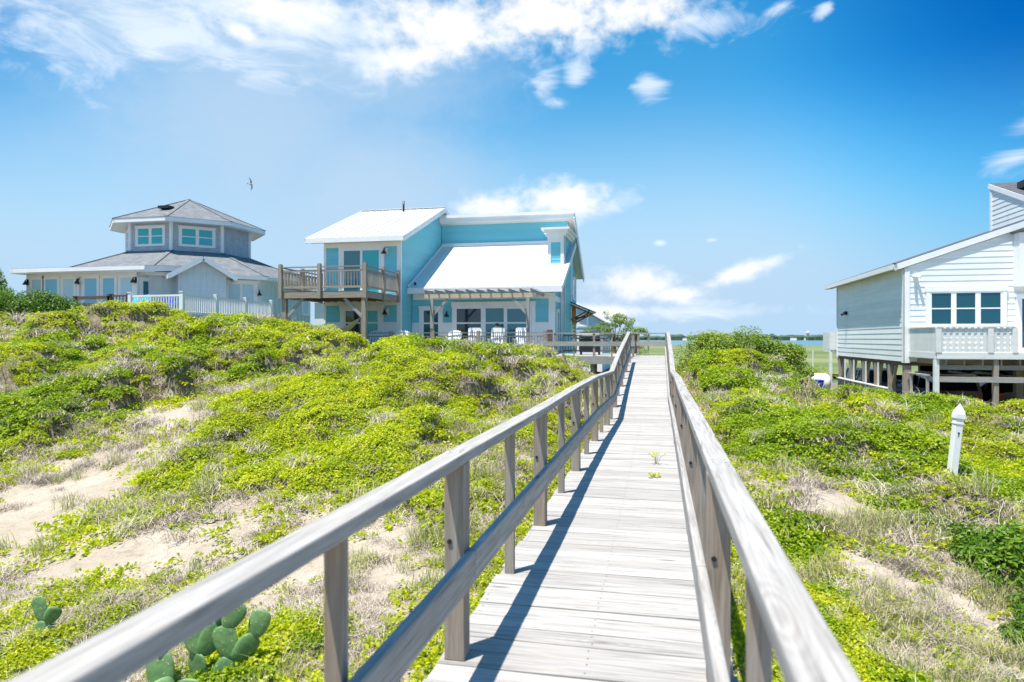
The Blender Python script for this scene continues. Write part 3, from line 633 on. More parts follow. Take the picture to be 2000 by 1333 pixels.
def leaf_cloud(lobes, per, size, up=.45, width=.6, shell=.55):
    """leaves spread through a set of lobes (centre, radii)"""
    C = []; N = []
    for c, rad in lobes:
        d = rng.normal(size=(per, 3)); d /= np.linalg.norm(d, axis=1, keepdims=True); r = shell+(1-shell)*rng.random((per, 1))**.6
        C.append(np.array(c)+d*r*np.array(rad)); N.append(d*.7+np.array([-.05, -.15, up])+rng.normal(size=(per, 3))*.4)
    C = np.concatenate(C); N = np.concatenate(N); return leaf_quads(C, N, size*rng.uniform(.7, 1.3, len(C)), width)
def shrub(name, x, y, label, cat, w, d, h, mat, lobes=26, per=190, size=.10, z0=None, group=None, lobe=.40, gap=.0):
    z = gz(x, y) if z0 is None else z0; t = thing(name, (x, y, z), label, cat, group); L = []
    for k in range(lobes):
        a_ = rng.random()*6.283; r = math.sqrt(rng.random()); e = rng.random()
        px, py = r*math.cos(a_), r*math.sin(a_); top = h*(1-.55*r*r)*(.92+.12*rng.random()); pz = top*(.34+.42*e**.5)
        q = lobe*rng.uniform(.7, 1.3); L.append(((x+px*w*.85, y+py*d*.85, z+pz), (q*w*.8, q*d*.8, q*min(h, w)*.62)))
    V, T = leaf_cloud(L, per, size); np_mesh('crown', np.array(V)-np.array(LOC[t.name]), T, M[mat], t, smooth=False)
    mb = MB()
    for c, rad in L[:14]:
        b = Vector((x+random.uniform(-.12, .12)*w, y+random.uniform(-.12, .12)*d, z-.1)); e = Vector(c); m_ = b.lerp(e, .5)+Vector((random.uniform(-.1, .1)*w, random.uniform(-.1, .1)*d, .06*h))
        mb.tube([b, m_, e], [.028*h*.7+.01, .02*h*.6+.006, .006], 6)
    mb.build('trunk', M['bark'], t, smooth=True); return t

# ------------------------------------------------------------------ boardwalk
PROF = [(-4, .0), (9.6, -.03), (12.9, -.11), (15.4, .20), (20, .69), (26.8, .70)]
def deck_z(y):
    for (a, p), (b, q) in zip(PROF, PROF[1:]):
        if y <= b: return p+(q-p)*(y-a)/(b-a)
    return PROF[-1][1]
DL, DR = -.945, .315
def boardwalk():
    mb = MB(); y = -3.
    while y < 26.72:
        w = random.uniform(.132, .142); a, b = deck_z(y), deck_z(y+w); j = random.uniform(-.003, .003); t = random.uniform(-.003, .003)
        xl, xr = DL+random.uniform(-.012, .012), DR+random.uniform(-.012, .012); k = random.uniform(-.002, .002)
        mb.hexa([(x, yy, zz) for x, dz in ((xl, t), (xr, -t)) for yy, zz in ((y+k, a-.038+j+dz), (y+w+k, b-.038+j+dz), (y+w+k, b+j+dz), (y+k, a+j+dz))])
        y += w+random.uniform(.003, .008)
    o = mb.build('boardwalk', M['deck'], bevel=.003); tag(o, 'weathered grey plank boardwalk running to the houses', 'boardwalk', kind='structure')
    mb = MB()
    for x in (DL+.03, -.31, DR-.03):
        for (a, p), (b, q) in zip(PROF, PROF[1:]): mb.beam((x, a, p-.15), (x, b, q-.15), .04, .21)
    mb.build('joist', M['oldwood'], o)
    mb = MB()
    for y in (1.2, 3.6, 6, 8.4, 10.8, 13.2, 15.6, 18, 20.4, 22.8, 25.2):
        for x in (DL+.1, DR-.1): z = deck_z(y); mb.box(x-.05, x+.05, y, y+.1, min(gz(x, y), z-.4)-.3, z-.06)
    mb.build('pile', M['oldwood'], o)
boardwalk()
def screws():
    o = bpy.data.objects['boardwalk']; mb = MB(); y = -3.
    for q in o.data.polygons:
        c = q.center
        if q.normal.z > .9 and .5 < c.y < 12 and q.area > .05:
            for x in (DL+.03, -.31, DR-.03):
                for dy in (-.035, .035):
                    a, b = x+random.uniform(-.008, .008), c.y+dy+random.uniform(-.006, .006); z = c.z+.0012+(deck_z(b)-deck_z(c.y))
                    mb.face([(a+.0042*math.cos(k*1.047), b+.0042*math.sin(k*1.047), z) for k in range(6)])
    w = mb.build('screw_head', M['dark'], o); w['kind'] = 'stuff'
screws()
POSTY = [.72, 2.9, 5.1, 7.3, 9.5, 11.7, 13.9, 16.1, 18.3, 20.4]; BALY = [1.75, 4.0, 6.2, 8.4, 10.6, 12.8, 15.0, 17.2, 19.35]
KN = [-2.6, .72, 2.9, 5.1, 7.3, 9.5, 12.8, 15.3, 20.45]
def handrail(x, s, label):
    t = thing('handrail', (x, 0, 0), label, 'handrail', 'handrails along the boardwalk')
    tr = MB(); mr = MB(); rz = lambda y: deck_z(y)+.905+random.uniform(-.004, .004)
    zs = [rz(y) for y in KN]; ms = [deck_z(y)+.405 for y in KN]; xs_ = [x+random.uniform(-.008, .008) for _ in KN]
    for k in range(len(KN)-1):
        tr.beam((xs_[k], KN[k]+.0015, zs[k]-.025), (xs_[k+1], KN[k+1]-.0015, zs[k+1]-.025), .094, .05)
        mr.beam((x+s*.068, KN[k]+.0015, ms[k]), (x+s*.068, KN[k+1]-.0015, ms[k+1]), .042, .142)
    tp = tr.build('top_rail', M['rail'], t, bevel=.006); sw = MB()
    for k, y in enumerate(KN[1:7]):
        for dx, dy in ((-.022, -.03), (.024, -.026), (-.02, .028), (.023, .031)):
            c = Vector((x+dx+random.uniform(-.004, .004), y+dy, zs[k+1]+.0016)); sw.face([(c.x+.0045*math.cos(q*1.047), c.y+.0045*math.sin(q*1.047), c.z) for q in range(6)])
    w = sw.build('screw_head', M['dark'], tp); w['kind'] = 'stuff'
    mr.build('mid_rail', M['rail'], t, bevel=.012)
    for y in POSTY:
        mb = MB(); j = random.uniform(-.006, .006); mb.box(x-.0455+j, x+.0455+j, y-.0455, y+.0455, deck_z(y)+.001, deck_z(y)+.858); p = mb.build('post', M['post'], t, bevel=.004)
        bt = MB(); z = deck_z(y)+.52; bt.tube([(x+j-.02, y-.046, z), (x+j-.02, y-.052, z)], .011, 8)
        bt.build('bolt', M['black'], p)
    for y in BALY:
        mb = MB(); mb.box(x-.028, x+.028, y-.02, y+.02, deck_z(y)+.001, deck_z(y)+.857); mb.build('baluster', M['post'], t, bevel=.003)
handrail(-.878, 1, 'grey wooden handrail on the left of the boardwalk, casting its shadow on the planks')
handrail(.236, -1, 'grey wooden handrail on the right of the boardwalk, its broad top board nearest the lens')
def frame_fence(name, label, x0, x1, y, zf, posts, bal, cat='railing', top=.93, side=None):
    t = thing(name, ((x0+x1)/2, y, zf), label, cat)
    part('top_rail', M['rail'], t, (x0, x1, y-.06, y+.06, zf+top-.04, zf+top)); part('mid_board', M['rail'], t, (x0, x1, y-.068, y-.0455, zf+.40, zf+.58))
    for x in posts: part('post', M['post'], t, (x-.0455, x+.0455, y-.0455, y+.0455, zf+.001, zf+top-.041), bevel=.004)
    for x in bal: part('baluster', M['post'], t, (x-.03, x+.03, y-.02, y+.02, zf+.001, zf+top-.041))
    return t
def crosswalk():
    mb = MB(); x = -4.7
    while x < .34: w = .137; mb.box(x, x+w, 26.8, 28.7, .66, .70); x += w+.007
    o = mb.build('crosswalk', M['deck']); tag(o, 'short plank walkway crossing from the boardwalk to the teal house deck', 'walkway', kind='structure')
    part('fascia', M['rail'], o, (-4.7, DL-.02, 26.74, 26.79, .40, .695))
    part('pile', M['oldwood'], o, *[(x-.07, x+.07, y, y+.14, -1.0, .64) for x in (-4.2, -2.6, -.6, .2) for y in (26.95, 28.3)])
    frame_fence('walkway_railing', 'grey railing on the front edge of the cross walkway, left of the boardwalk end', -4.72, -.93, 26.85, .70, [-4.05, -2.51, -1.0], [-3.3, -1.82])
    frame_fence('walkway_railing', 'grey railing across the far end of the boardwalk', -.93, .33, 28.6, .70, [-.85, .27], [-.45])
crosswalk()

# ------------------------------------------------------------------ teal house
def teal_house():
    t = thing('beach_house', (-10, 36, 0), 'teal clapboard beach house with white metal roofs and a balcony', 'house')
    XA0, XA1, YA, YA2, YR = -16.2, -12.2, 31., 42.9, 36.95
    FA = Fr((0, YA, 0), (1, 0, 0), (0, -1, 0)); SA = Fr((XA1, 0, 0), (0, 1, 0), (1, 0, 0)); LA = Fr((XA0, 0, 0), (0, 1, 0), (-1, 0, 0))
    gab = [(YA, -.5), (YA2, -.5), (YA2, 6.15), (YR, 8.48), (YA, 6.15)]
    mb = MB(); siding(mb, FA, [(XA0, -.5), (XA1, -.5), (XA1, 6.15), (XA0, 6.15)], .17); siding(mb, SA, gab, .17); siding(mb, LA, gab, .17)
    siding(mb, Fr((0, YA2, 0), (1, 0, 0), (0, 1, 0)), [(XA0, -.5), (XA1, -.5), (XA1, 6.15), (XA0, 6.15)], .17)
    mb.build('wall', M['teal'], t)
    # right wing
    YB, YC, YE, XR, XRu = 32.5, 37.3, 41.3, -4.95, -5.1
    FB = Fr((0, YB, 0), (1, 0, 0), (0, -1, 0)); FC = Fr((0, YC, 0), (1, 0, 0), (0, -1, 0)); SB = Fr((XR, 0, 0), (0, 1, 0), (1, 0, 0))
    mb = MB(); siding(mb, FB, [(XA1+.03, -.5), (XR, -.5), (XR, 3.62), (XA1+.03, 3.62)], .17)
    siding(mb, FC, [(XA1+.03, 6.3), (XR, 6.3), (XR, 8.0), (XA1+.03, 8.0)], .17)
    siding(mb, SB, [(YB, -.5), (YC, -.5), (YC, 6.25), (YB, 3.75)], .17); siding(mb, SB, [(YC, -.5), (YE, -.5), (YE, 5.45), (YC, 7.95)], .17)
    siding(mb, Fr((0, YE, 0), (1, 0, 0), (0, 1, 0)), [(XA1, -.5), (XR, -.5), (XR, 5.4), (XA1, 5.4)], .17)
    mb.build('wall', M['teal'], t)
    # front gable roof with standing seams
    def seam_roof(name, x0, x1, y0, z0, y1, z1, step=.41, th=.16):
        mb = MB(); d = Vector((0, y1-y0, z1-z0)).normalized(); nrm = Vector((0, -d.z, d.y))*(1 if y1 > y0 else -1)
        if nrm.z < 0: nrm = -nrm
        mb.prism([Vector(p) for p in ((x0, y0, z0), (x1, y0, z0), (x1, y1, z1), (x0, y1, z1))], (0, 0, 0), (0, 0, -th))
        x = x0+.12
        while x < x1-.05:
            mb.beam(Vector((x, y0, z0))+nrm*.012, Vector((x, y1, z1))+nrm*.012, .022, .05, up=nrm); x += step
        return mb.build(name, M['whiteroof'], t)
    seam_roof('roof', -16.9, -11.86, 30.5, 6.30, YR, 8.80); seam_roof('roof', -16.9, -11.86, 43.4, 6.30, YR+.002, 8.80)
    mb = MB(); mb.beam((-16.92, YR, 8.82), (-11.84, YR, 8.82), .3, .05); mb.build('ridge_cap', M['whiteroof'], t)
    mb = MB()                                                      # fascia, rakes and soffit
    mb.box(-16.92, -11.84, 30.44, 30.497, 6.05, 6.285); mb.box(-16.85, -11.95, 30.5, 30.97, 6.09, 6.125)
    for x in (-16.94, -11.857):
        mb.beam((x+.02, 30.47, 6.15), (x+.02, YR, 8.68), .04, .26); mb.beam((x+.02, 43.4, 6.15), (x+.02, YR, 8.68), .04, .26)
    mb.build('fascia', M['white'], t)
    mb = MB(); mb.tube([(-14.1, 36.3, 8.4), (-14.1, 36.3, 9.15)], .055, 10); mb.build('vent_pipe', M['black'], t, smooth=True)
    # lean-to roof over the living room
    seam_roof('roof', -12.17, -4.5, 31.85, 3.90, YC-.03, 6.62, .45, .14)
    mb = MB(); mb.box(-12.17, -4.47, 31.80, 31.847, 3.60, 3.885); mb.beam((-4.48, 31.82, 3.78), (-4.48, YC-.05, 6.5), .04, .24)
    mb.box(-12.15, -5.0, 31.85, 32.47, 3.63, 3.66); mb.beam((-12.12, 31.9, 3.98), (-12.12, YC, 6.7), .10, .12); mb.box(-12.15, XRu, YC-.09, YC-.025, 6.60, 6.80); mb.build('fascia', M['white'], t)
    mb = MB(); mb.tube([(-11.9, 32.2, 4.05), (-11.9, 32.2, 4.2)], .06, 8); mb.build('vent_pipe', M['black'], t)
    # high rear roof behind the parapet board
    mb = MB(); mb.prism([Vector(p) for p in ((-12.6, 36.95, 8.28), (-4.55, 36.95, 8.28), (-4.55, 41.8, 5.25), (-12.6, 41.8, 5.25))], (0, 0, 0), (0, 0, -.22)); mb.build('roof', M['whiteroof'], t)
    mb = MB(); mb.box(-12.17, -4.53, 36.86, 36.947, 7.96, 8.30); mb.box(-12.17, -4.48, 36.78, 36.858, 8.18, 8.34); mb.box(-12.15, -4.6, 36.95, 37.28, 7.93, 7.957)
    mb.beam((-4.53, 36.9, 8.10), (-4.53, 41.82, 5.03), .05, .40); mb.build('fascia', M['white'], t)
    # white boards
    mb = MB()
    for u0, u1, z0, z1 in ((XA0, XA0+.12, 2.17, 6.08), (XA1-.17, XA1-.003, -.4, 6.08), (XA0+.12, XA1-.17, 5.86, 6.08), (XA0+.12, XA1-.17, 3.02, 3.42), (-15.42, -15.2, 3.45, 5.86), (-13.22, -13.02, 3.45, 5.86), (-15.2, -13.22, 5.76, 5.86)):
        pbox(mb, FA, u0, u1, z0, z1, .0, .035)
    mb.build('trim', M['white'], t); mb = MB(); pbox(mb, SA, YA-.03, YA+.10, -.4, 6.1, .0, .032)
    mb.build('corner_board', M['white'], t); mb = MB()
    for u0, u1, z0, z1 in ((-5.22, XR, -.4, 3.6), (-12.1, -5.22, 3.34, 3.62)): pbox(mb, FB, u0, u1, z0, z1, .0, .034)
    mb.build('trim', M['white'], t); mb = MB()
    for u0, u1, z0, z1 in ((YB-.034, YB+.12, -.4, 3.7), (YB+.12, 34.35, 3.2, 3.46), (37.3, 37.42, 3.4, 7.7), (40.95, 41.2, .0, 5.3)): mb = MB(); pbox(mb, SB, u0, u1, z0, z1, .0, .034); mb.build('trim', M['white'], t)
    mb = MB(); battens(mb, Fr((0, YA-.026, 0), (1, 0, 0), (0, -1, 0)), [(XA0, -.4), (XA1-.17, -.4), (XA1-.17, 2.12), (XA0, 2.12)], .2, .012, .006)
    battens(mb, Fr((0, YB-.026, 0), (1, 0, 0), (0, -1, 0)), [(-12.17, -.4), (-5.22, -.4), (-5.22, 2.12), (-12.17, 2.12)], .2, .012, .006)
    pbox(mb, FA, XA0-.02, XA1-.17, 2.121, 2.2, .026, .06); pbox(mb, FB, -12.17, -5.22, 2.121, 2.2, .026, .06); mb.build('wainscot', M['wains'], t)
    # doors and windows
    window(t, 'sliding_door', FA, -15.2, -13.22, 3.48, 5.76, ['glassteal', 'paneteal'], 2, 1, .07, 0, proud=.065)
    window(t, 'sliding_door', FA, -15.1, -13.28, .74, 2.82, ['glassdark', 'paneteal'], 2, 1, .07, .22, .05, head=.22, proud=.07)
    window(t, 'sliding_door', FB, -11.62, -10.7, .74, 2.88, 'glassblue', 1, 1, .08, .16, head=.14, proud=.07)
    window(t, 'sliding_door', FB, -9.9, -8.5, .74, 2.95, ['glassdark'], 1, 1, .08, .16, head=.26, proud=.07)
    window(t, 'sliding_door', FB, -8.5, -7.36, .74, 2.95, ['glassteal'], 1, 1, .07, 0, proud=.066)
    window(t, 'sliding_door', FB, -7.36, -6.04, .74, 2.95, ['glassteal'], 1, 1, .10, 0, proud=.064)
    mb = MB(); pbox(mb, FB, -8.47, -5.85, 2.955, 3.21, .0, .083); mb.build('door_head', M['white'], t); mb = MB(); pbox(mb, FB, -6.03, -5.86, .74, 2.95, .0, .07); mb.build('door_jamb', M['white'], t)
    window(t, 'window', SB, 33.25, 33.75, .95, 2.75, 'glassblue', 1, 1, .06, .1)
    window(t, 'window', SB, 37.7, 38.9, .9, 3.0, 'glassteal', 1, 1, .06, .1); window(t, 'window', SB, 39.3, 40.6, .9, 3.0, 'glassteal', 1, 1, .06, .1)
    window(t, 'window', SB, 38.0, 39.0, 4.0, 5.9, 'glassteal', 1, 1, .06, .1); window(t, 'window', SB, 39.4, 40.4, 3.7, 4.9, 'glassteal', 1, 1, .06, .1)
    wall_light(t, FA, -12.97, 5.62); wall_light(t, FA, -12.92, 2.68); wall_light(t, FB, -10.3, 2.6, 'teal')
    # square tower breaking through the eave
    TX0, TX1, TY = -5.55, -4.74, 34.4
    FT = Fr((0, TY, 0), (1, 0, 0), (0, -1, 0)); ST = Fr((TX1, 0, 0), (0, 1, 0), (1, 0, 0))
    mb = MB(); siding(mb, FT, [(TX0, -.4), (TX1, -.4), (TX1, 6.75), (TX0, 6.75)], .17); siding(mb, ST, [(TY, -.4), (37.3, -.4), (37.3, 6.75), (TY, 6.75)], .17)
    siding(mb, Fr((TX0, 0, 0), (0, 1, 0), (-1, 0, 0)), [(TY, 3), (37.3, 3), (37.3, 6.75), (TY, 6.75)], .17); tw = mb.build('tower', M['teal'], t)
    mb = MB()
    for u0, u1, z0, z1 in ((TX0-.03, TX0+.15, 5.05, 6.7), (TX1-.17, TX1+.03, -.4, 6.7), (TX0+.15, TX1-.17, 5.03, 5.22), (TX0+.15, TX1-.17, 6.3, 6.7)): pbox(mb, FT, u0, u1, z0, z1, .0, .04)
    pbox(mb, ST, TY-.04, TY+.16, -.4, 6.7, .0, .042); pbox(mb, ST, 37.1, 37.28, -.4, 6.7, .0, .042)
    for e, z0, z1 in ((.10, 6.62, 6.75), (.20, 6.75, 6.92), (.32, 6.92, 7.02)): mb.box(TX0-e, TX1+e, TY-e, 37.26, z0, z1)
    mb.box(TX0-.15, TX1-.05, TY-.14, TY-.05, 4.98, 5.03); mb.build('trim', M['white'], tw)
    # bracketed awning on the side wall
    mb = MB(); mb.prism([Vector(p) for p in ((-4.9, 37.0, 3.42), (-3.75, 37.0, 2.92), (-3.75, 40.6, 2.92), (-4.9, 40.6, 3.42))], (0, 0, 0), (0, 0, -.07)); aw = mb.build('awning', M['white'], t)
    mb = MB(); mb.beam((-4.92, 37.0, 3.46), (-3.72, 37.0, 2.95), .06, .06); mb.beam((-3.72, 37.0, 2.93), (-3.72, 40.6, 2.93), .09, .09); mb.tube([(-3.74, 37.0, 2.9), (-3.85, 37.02, 2.6), (-4.5, 37.05, 2.5)], .035, 8); mb.build('gutter', M['black'], aw)
    mb = MB()
    for y in (37.1, 38.8, 40.4): mb.beam((-4.86, y, 2.35), (-3.9, y, 2.86), .09, .09); mb.beam((-4.86, y, 3.28), (-3.82, y, 2.84), .08, .09)
    mb.box(-4.93, -4.86, 37.06, 40.5, 2.2, 3.3); mb.build('bracket', M['warmwood'], aw)
    balcony(t)
def balcony(t):
    X0, X1, Y0, Y1, ZF = -16.3, -12.28, 27.2, 30.97, 3.46
    b = part('balcony', M['oldwood'], t, *[(x, x+.137, Y0+.04, Y1, ZF-.04, ZF) for x in np.arange(X0+.03, X1-.1, .143)])
    part('fascia', M['post'], b, (X0, X1, Y0-.003, Y0+.037, ZF-.30, ZF-.042), (X1-.04, X1, Y0+.04, Y1, ZF-.30, ZF-.042), (X0, X0+.04, Y0+.04, Y1, ZF-.30, ZF-.042))
    part('joist', M['brownwood'], b, *[(x, x+.04, Y0+.04, Y1, ZF-.27, ZF-.045) for x in np.arange(X0+.4, X1-.2, .4)])
    mid = (-14.42, )
    for x, y in ((X0+.02, Y0-.03), (mid[0], Y0-.03), (X1-.02, Y0-.03), (X1-.0, 29.1), (X1, 30.85), (X0, 29.1), (X0, 30.85)):
        mb = MB(); mb.box(x-.075, x+.075, y-.075, y+.075, ZF-.32, ZF+1.16); mb.box(x-.055, x+.055, y-.055, y+.055, ZF+1.16, ZF+1.2); mb.build('railing_post', M['post'], b)
    def run(a, c):
        a, c = Vector(a), Vector(c); mb = MB(); d = (c-a)
        mb.beam(a+Vector((0, 0, 1.05)), c+Vector((0, 0, 1.05)), .10, .045); mb.beam(a+Vector((0, 0, .88)), c+Vector((0, 0, .88)), .04, .09); mb.beam(a+Vector((0, 0, .17)), c+Vector((0, 0, .17)), .04, .09)
        n = int(d.length/.135)
        for k in range(1, n): p = a+d*k/n; mb.box(p.x-.017, p.x+.017, p.y-.017, p.y+.017, ZF+.215, ZF+.836)
        mb.build('railing', M['post'], b)
    run((X0+.1, Y0-.02, ZF), (mid[0]-.08, Y0-.02, ZF)); run((mid[0]+.08, Y0-.02, ZF), (X1-.1, Y0-.02, ZF))
    run((X1, Y0+.06, ZF), (X1, 29.02, ZF)); run((X1, 29.18, ZF), (X1, 30.77, ZF)); run((X0, Y0+.06, ZF), (X0, 29.02, ZF)); run((X0, 29.18, ZF), (X0, 30.77, ZF))
    for x, y in ((X0+.13, Y0+.13), (X1-.12, Y0+.13)):
        z = gz(x, y)-.4; mb = MB(); mb.box(x-.1, x+.1, y-.1, y+.1, z, ZF-.305); mb.build('support_post', M['post'], b)
    mb = MB(); mb.beam((X1-.13, Y0+.13, 2.25), (X1-1.05, Y0+.13, ZF-.32), .05, .13); mb.build('brace', M['rail'], b); mb = MB(); mb.beam((X0+.14, Y0+.13, 2.25), (X0+1.0, Y0+.13, ZF-.32), .05, .13); mb.build('brace', M['rail'], b)
teal_house()
ZD = .72
def house_deck():
    t = thing('house_deck', (-10, 30, ZD), 'low timber deck in front of the teal house with thin baluster railing', 'deck')
    mb = MB(); x = -16.7
    while x < -4.75: mb.box(x, x+.137, 29.1, 32.46 if x > -12.3 else 30.96, ZD-.04, ZD); x += .143
    mb.build('floor', M['deck'], t); part('fascia', M['rail'], t, (-16.7, -4.72, 29.05, 29.09, ZD-.32, ZD-.002))
    [part('pile', M['oldwood'], t, (x, x+.15, 29.2, 29.35, -.8, ZD-.05)) for x in (-16, -13, -10, -7, -4.95)]
    px = [-16.6, -14.3, -11.9, -9.9, -7.8, -4.85]
    part('top_rail', M['oldwood'], t, (-16.7, -4.75, 29.10, 29.20, ZD+.91, ZD+.95)); mb = MB(); mb.box(-16.6, -4.8, 29.13, 29.17, ZD+.76, ZD+.80); mb.box(-16.6, -4.8, 29.13, 29.17, ZD+.1, ZD+.14)
    for x in np.arange(-16.5, -4.9, .14): mb.box(x-.012, x+.012, 29.138, 29.162, ZD+.14, ZD+.76)
    mb.build('baluster', M['oldwood'], t)
    for x in px: mb = MB(); mb.box(x-.07, x+.07, 29.02, 29.16, ZD-.3, ZD+1.02); mb.build('railing_post', M['post'], t)
    part('railing_post', M['brownwood'], t, (-4.72, -4.5, 28.98, 29.13, ZD-.3, ZD+1.06))
    mb = MB(); mb.beam((-5.1, 28.95, ZD+.90), (-6.1, 28.95, ZD-.05), .06, .09); mb.beam((-5.1, 28.95, ZD+.2), (-6.1, 28.95, ZD-.7), .06, .09); mb.build('stair_rail', M['rail'], t)
house_deck()
def side_deck():
    t = thing('side_deck', (-2.8, 31, .7), 'small side deck with dark railing right of the teal house', 'deck')
    mb = MB(); x = -4.6
    while x < -1.1: mb.box(x, x+.137, 28.72, 33, .64, .68); x += .143
    mb.build('floor', M['deck'], t); mb = MB()
    for a, c in (((-4.6, 33), (-1.0, 33)), ((-1.0, 28.8), (-1.0, 33))):
        for z in (.80, 1.55): mb.beam((*a, z), (*c, z), .05, .06)
        L = math.hypot(c[0]-a[0], c[1]-a[1]); n = int(L/.13)
        for k in range(n+1): x, y = a[0]+(c[0]-a[0])*k/n, a[1]+(c[1]-a[1])*k/n; mb.box(x-.014, x+.014, y-.014, y+.014, .83, 1.52)
    mb.build('railing', M['brownwood'], t)
    [part('pile', M['oldwood'], t, (x, x+.13, y, y+.13, -1.2, .63)) for x in (-4.4, -1.3) for y in (29, 32.6)]
side_deck()
def pergola():
    t = thing('pergola', (-7.9, 30.9, ZD), 'grey timber pergola on two posts over the teal house deck', 'pergola')
    for x in (-10.13, -5.68): mb = MB(); mb.box(x-.07, x+.07, 29.55, 29.69, ZD+.002, 3.22); mb.build('post', M['rail'], t)
    mb = MB(); mb.box(-10.5, -5.35, 29.60, 29.64, 3.225, 3.42); mb.build('beam', M['cream'], t)
    for k in range(11):
        x = -10.3+k*.485; mb = MB(); mb.beam((x, 29.0, 3.50), (x, 32.42, 3.50), .045, .15); mb.build('rafter', M['rail'], t)
    mb = MB(); mb.beam((-10.06, 29.66, 2.5), (-9.4, 29.66, 3.2), .05, .11); mb.build('brace', M['rail'], t); mb = MB(); mb.beam((-5.75, 29.66, 2.5), (-6.4, 29.66, 3.2), .05, .11); mb.build('brace', M['rail'], t)
    part('lattice_top', M['rail'], t, *[(-10.55, -5.3, y, y+.05, 3.577, 3.60) for y in (29.1, 30.0, 30.9, 31.7)])
pergola()

# ------------------------------------------------------------------ grey octagonal house on the dune
def grey_house():
    CX, CY = -28.3, 36.85
    t = thing('beach_house', (CX, CY, 2.2), 'grey octagonal beach house with shingled roofs and a windowed cupola on the dune', 'house')
    def octo(Rd): return [Vector((CX+Rd*math.sin(R(22.5+45*k)), CY-Rd*math.cos(R(22.5+45*k)), 0)) for k in range(-1, 7)]
    def face_fr(Rd, k):
        p = octo(Rd); a, b = p[k], p[(k+1) % 8]; u = (b-a); return Fr(a, u, Vector((u.y, -u.x, 0))), u.length
    # lower storey, board and batten
    mb = MB()
    for k in range(8):
        fr, L = face_fr(7.2, k); battens(mb, fr, [(0, 1.2), (L, 1.2), (L, 4.78), (0, 4.78)], .42)
    mb.build('wall', M['greyblue'], t)
    lo, hi = octo(7.75), octo(3.45); mb = MB()
    for k in range(8):
        a, b, c, d = lo[k], lo[(k+1) % 8], hi[(k+1) % 8], hi[k]; z = Vector((0, 0, 1))
        mb.face([a+z*4.80, b+z*4.80, c+z*6.42, d+z*6.42])
        mb.face([a+z*4.80, a+z*4.70, b+z*4.70, b+z*4.80])
    rf = mb.build('roof', M['greyroof'], t)
    mb = MB()
    for k in range(8):
        a, b = octo(7.77)[k], octo(7.77)[(k+1) % 8]; mb.beam(a+Vector((0, 0, 4.70)), b+Vector((0, 0, 4.70)), .05, .17)
        a2, b2 = octo(7.1)[k], octo(7.1)[(k+1) % 8]; mb.face([a+Vector((0, 0, 4.66)), b+Vector((0, 0, 4.66)), b2+Vector((0, 0, 4.66)), a2+Vector((0, 0, 4.66))])
    mb.build('fascia', M['white'], rf)
    for k in range(8): mb = MB(); mb.beam(lo[k]+Vector((0, 0, 4.82)), hi[k]+Vector((0, 0, 6.44)), .22, .03); mb.build('ridge_cap', M['greyroof'], rf)
    # cupola
    cp = MB()
    for k in range(8):
        fr, L = face_fr(3.5, k); cp.face([fr.p(0, 6.0), fr.p(L, 6.0), fr.p(L, 8.05), fr.p(0, 8.05)])
    cu = cp.build('cupola', M['cupola'], t)
    mb = MB()
    for p in octo(3.52): mb.tube([p+Vector((0, 0, 6.1)), p+Vector((0, 0, 8.03))], .10, 8)
    ev, sf = octo(4.45), octo(3.4)
    for k in range(8):
        a, b = ev[k], ev[(k+1) % 8]; mb.beam(a+Vector((0, 0, 8.02)), b+Vector((0, 0, 8.02)), .05, .22)
        mb.face([a+Vector((0, 0, 7.93)), b+Vector((0, 0, 7.93)), sf[(k+1) % 8]+Vector((0, 0, 8.0)), sf[k]+Vector((0, 0, 8.0))])
    mb.build('trim', M['white'], cu)
    mb = MB(); ev = octo(4.5); ap = Vector((CX, CY, 9.95))
    for k in range(8): mb.face([ev[k]+Vector((0, 0, 8.14)), ev[(k+1) % 8]+Vector((0, 0, 8.14)), ap])
    mb.build('roof', M['greyroof'], cu)
    for k in range(8): mb = MB(); mb.beam(ev[k]+Vector((0, 0, 8.155)), ap+Vector((0, 0, .015)), .18, .03); mb.build('ridge_cap', M['greyroof'], cu)
    mb = MB(); mb.beam((-28.25, 34.35, 8.98), (-27.55, 34.35, 8.98), .5, .16); mb.build('roof_vent', M['black'], cu)
    for k in (0, 1, 7):
        fr, L = face_fr(3.5, k); window(cu, 'window', fr, L/2-.86, L/2+.86, 6.72, 7.72, 'paneteal', 2, 2, .06, .11, .09, proud=.07)
    # sun room in front
    FS = Fr((0, 29.5, 0), (1, 0, 0), (0, -1, 0)); mb = MB()
    x0, x1 = -32.3, -25.6
    mb.box(x0, x1, 29.5, 31.2, 1.2, 4.85); s = mb.build('sun_room', M['greyblue'], t)
    mb = MB(); mb.prism([Vector(p) for p in ((-32.5, 28.75, 4.98), (-24.55, 28.75, 4.98), (-24.55, 32.6, 5.35), (-32.5, 32.6, 5.35))], (0, 0, 0), (0, 0, -.08)); mb.build('roof', M['greyroof'], s)
    mb = MB(); mb.box(-32.52, -24.53, 28.70, 28.747, 4.76, 4.96); mb.beam((-24.53, 28.72, 4.82), (-24.53, 32.5, 5.19), .04, .28); mb.box(-32.48, -24.56, 28.75, 29.48, 4.72, 4.745); mb.build('fascia', M['white'], s)
    mb = MB()
    for x in (x0, -29.2, x1-.16): pbox(mb, FS, x, x+.16, 2.2, 4.7, .0, .05)
    pbox(mb, FS, x0, x1, 4.58, 4.72, .0, .045); mb.build('trim', M['white'], s)
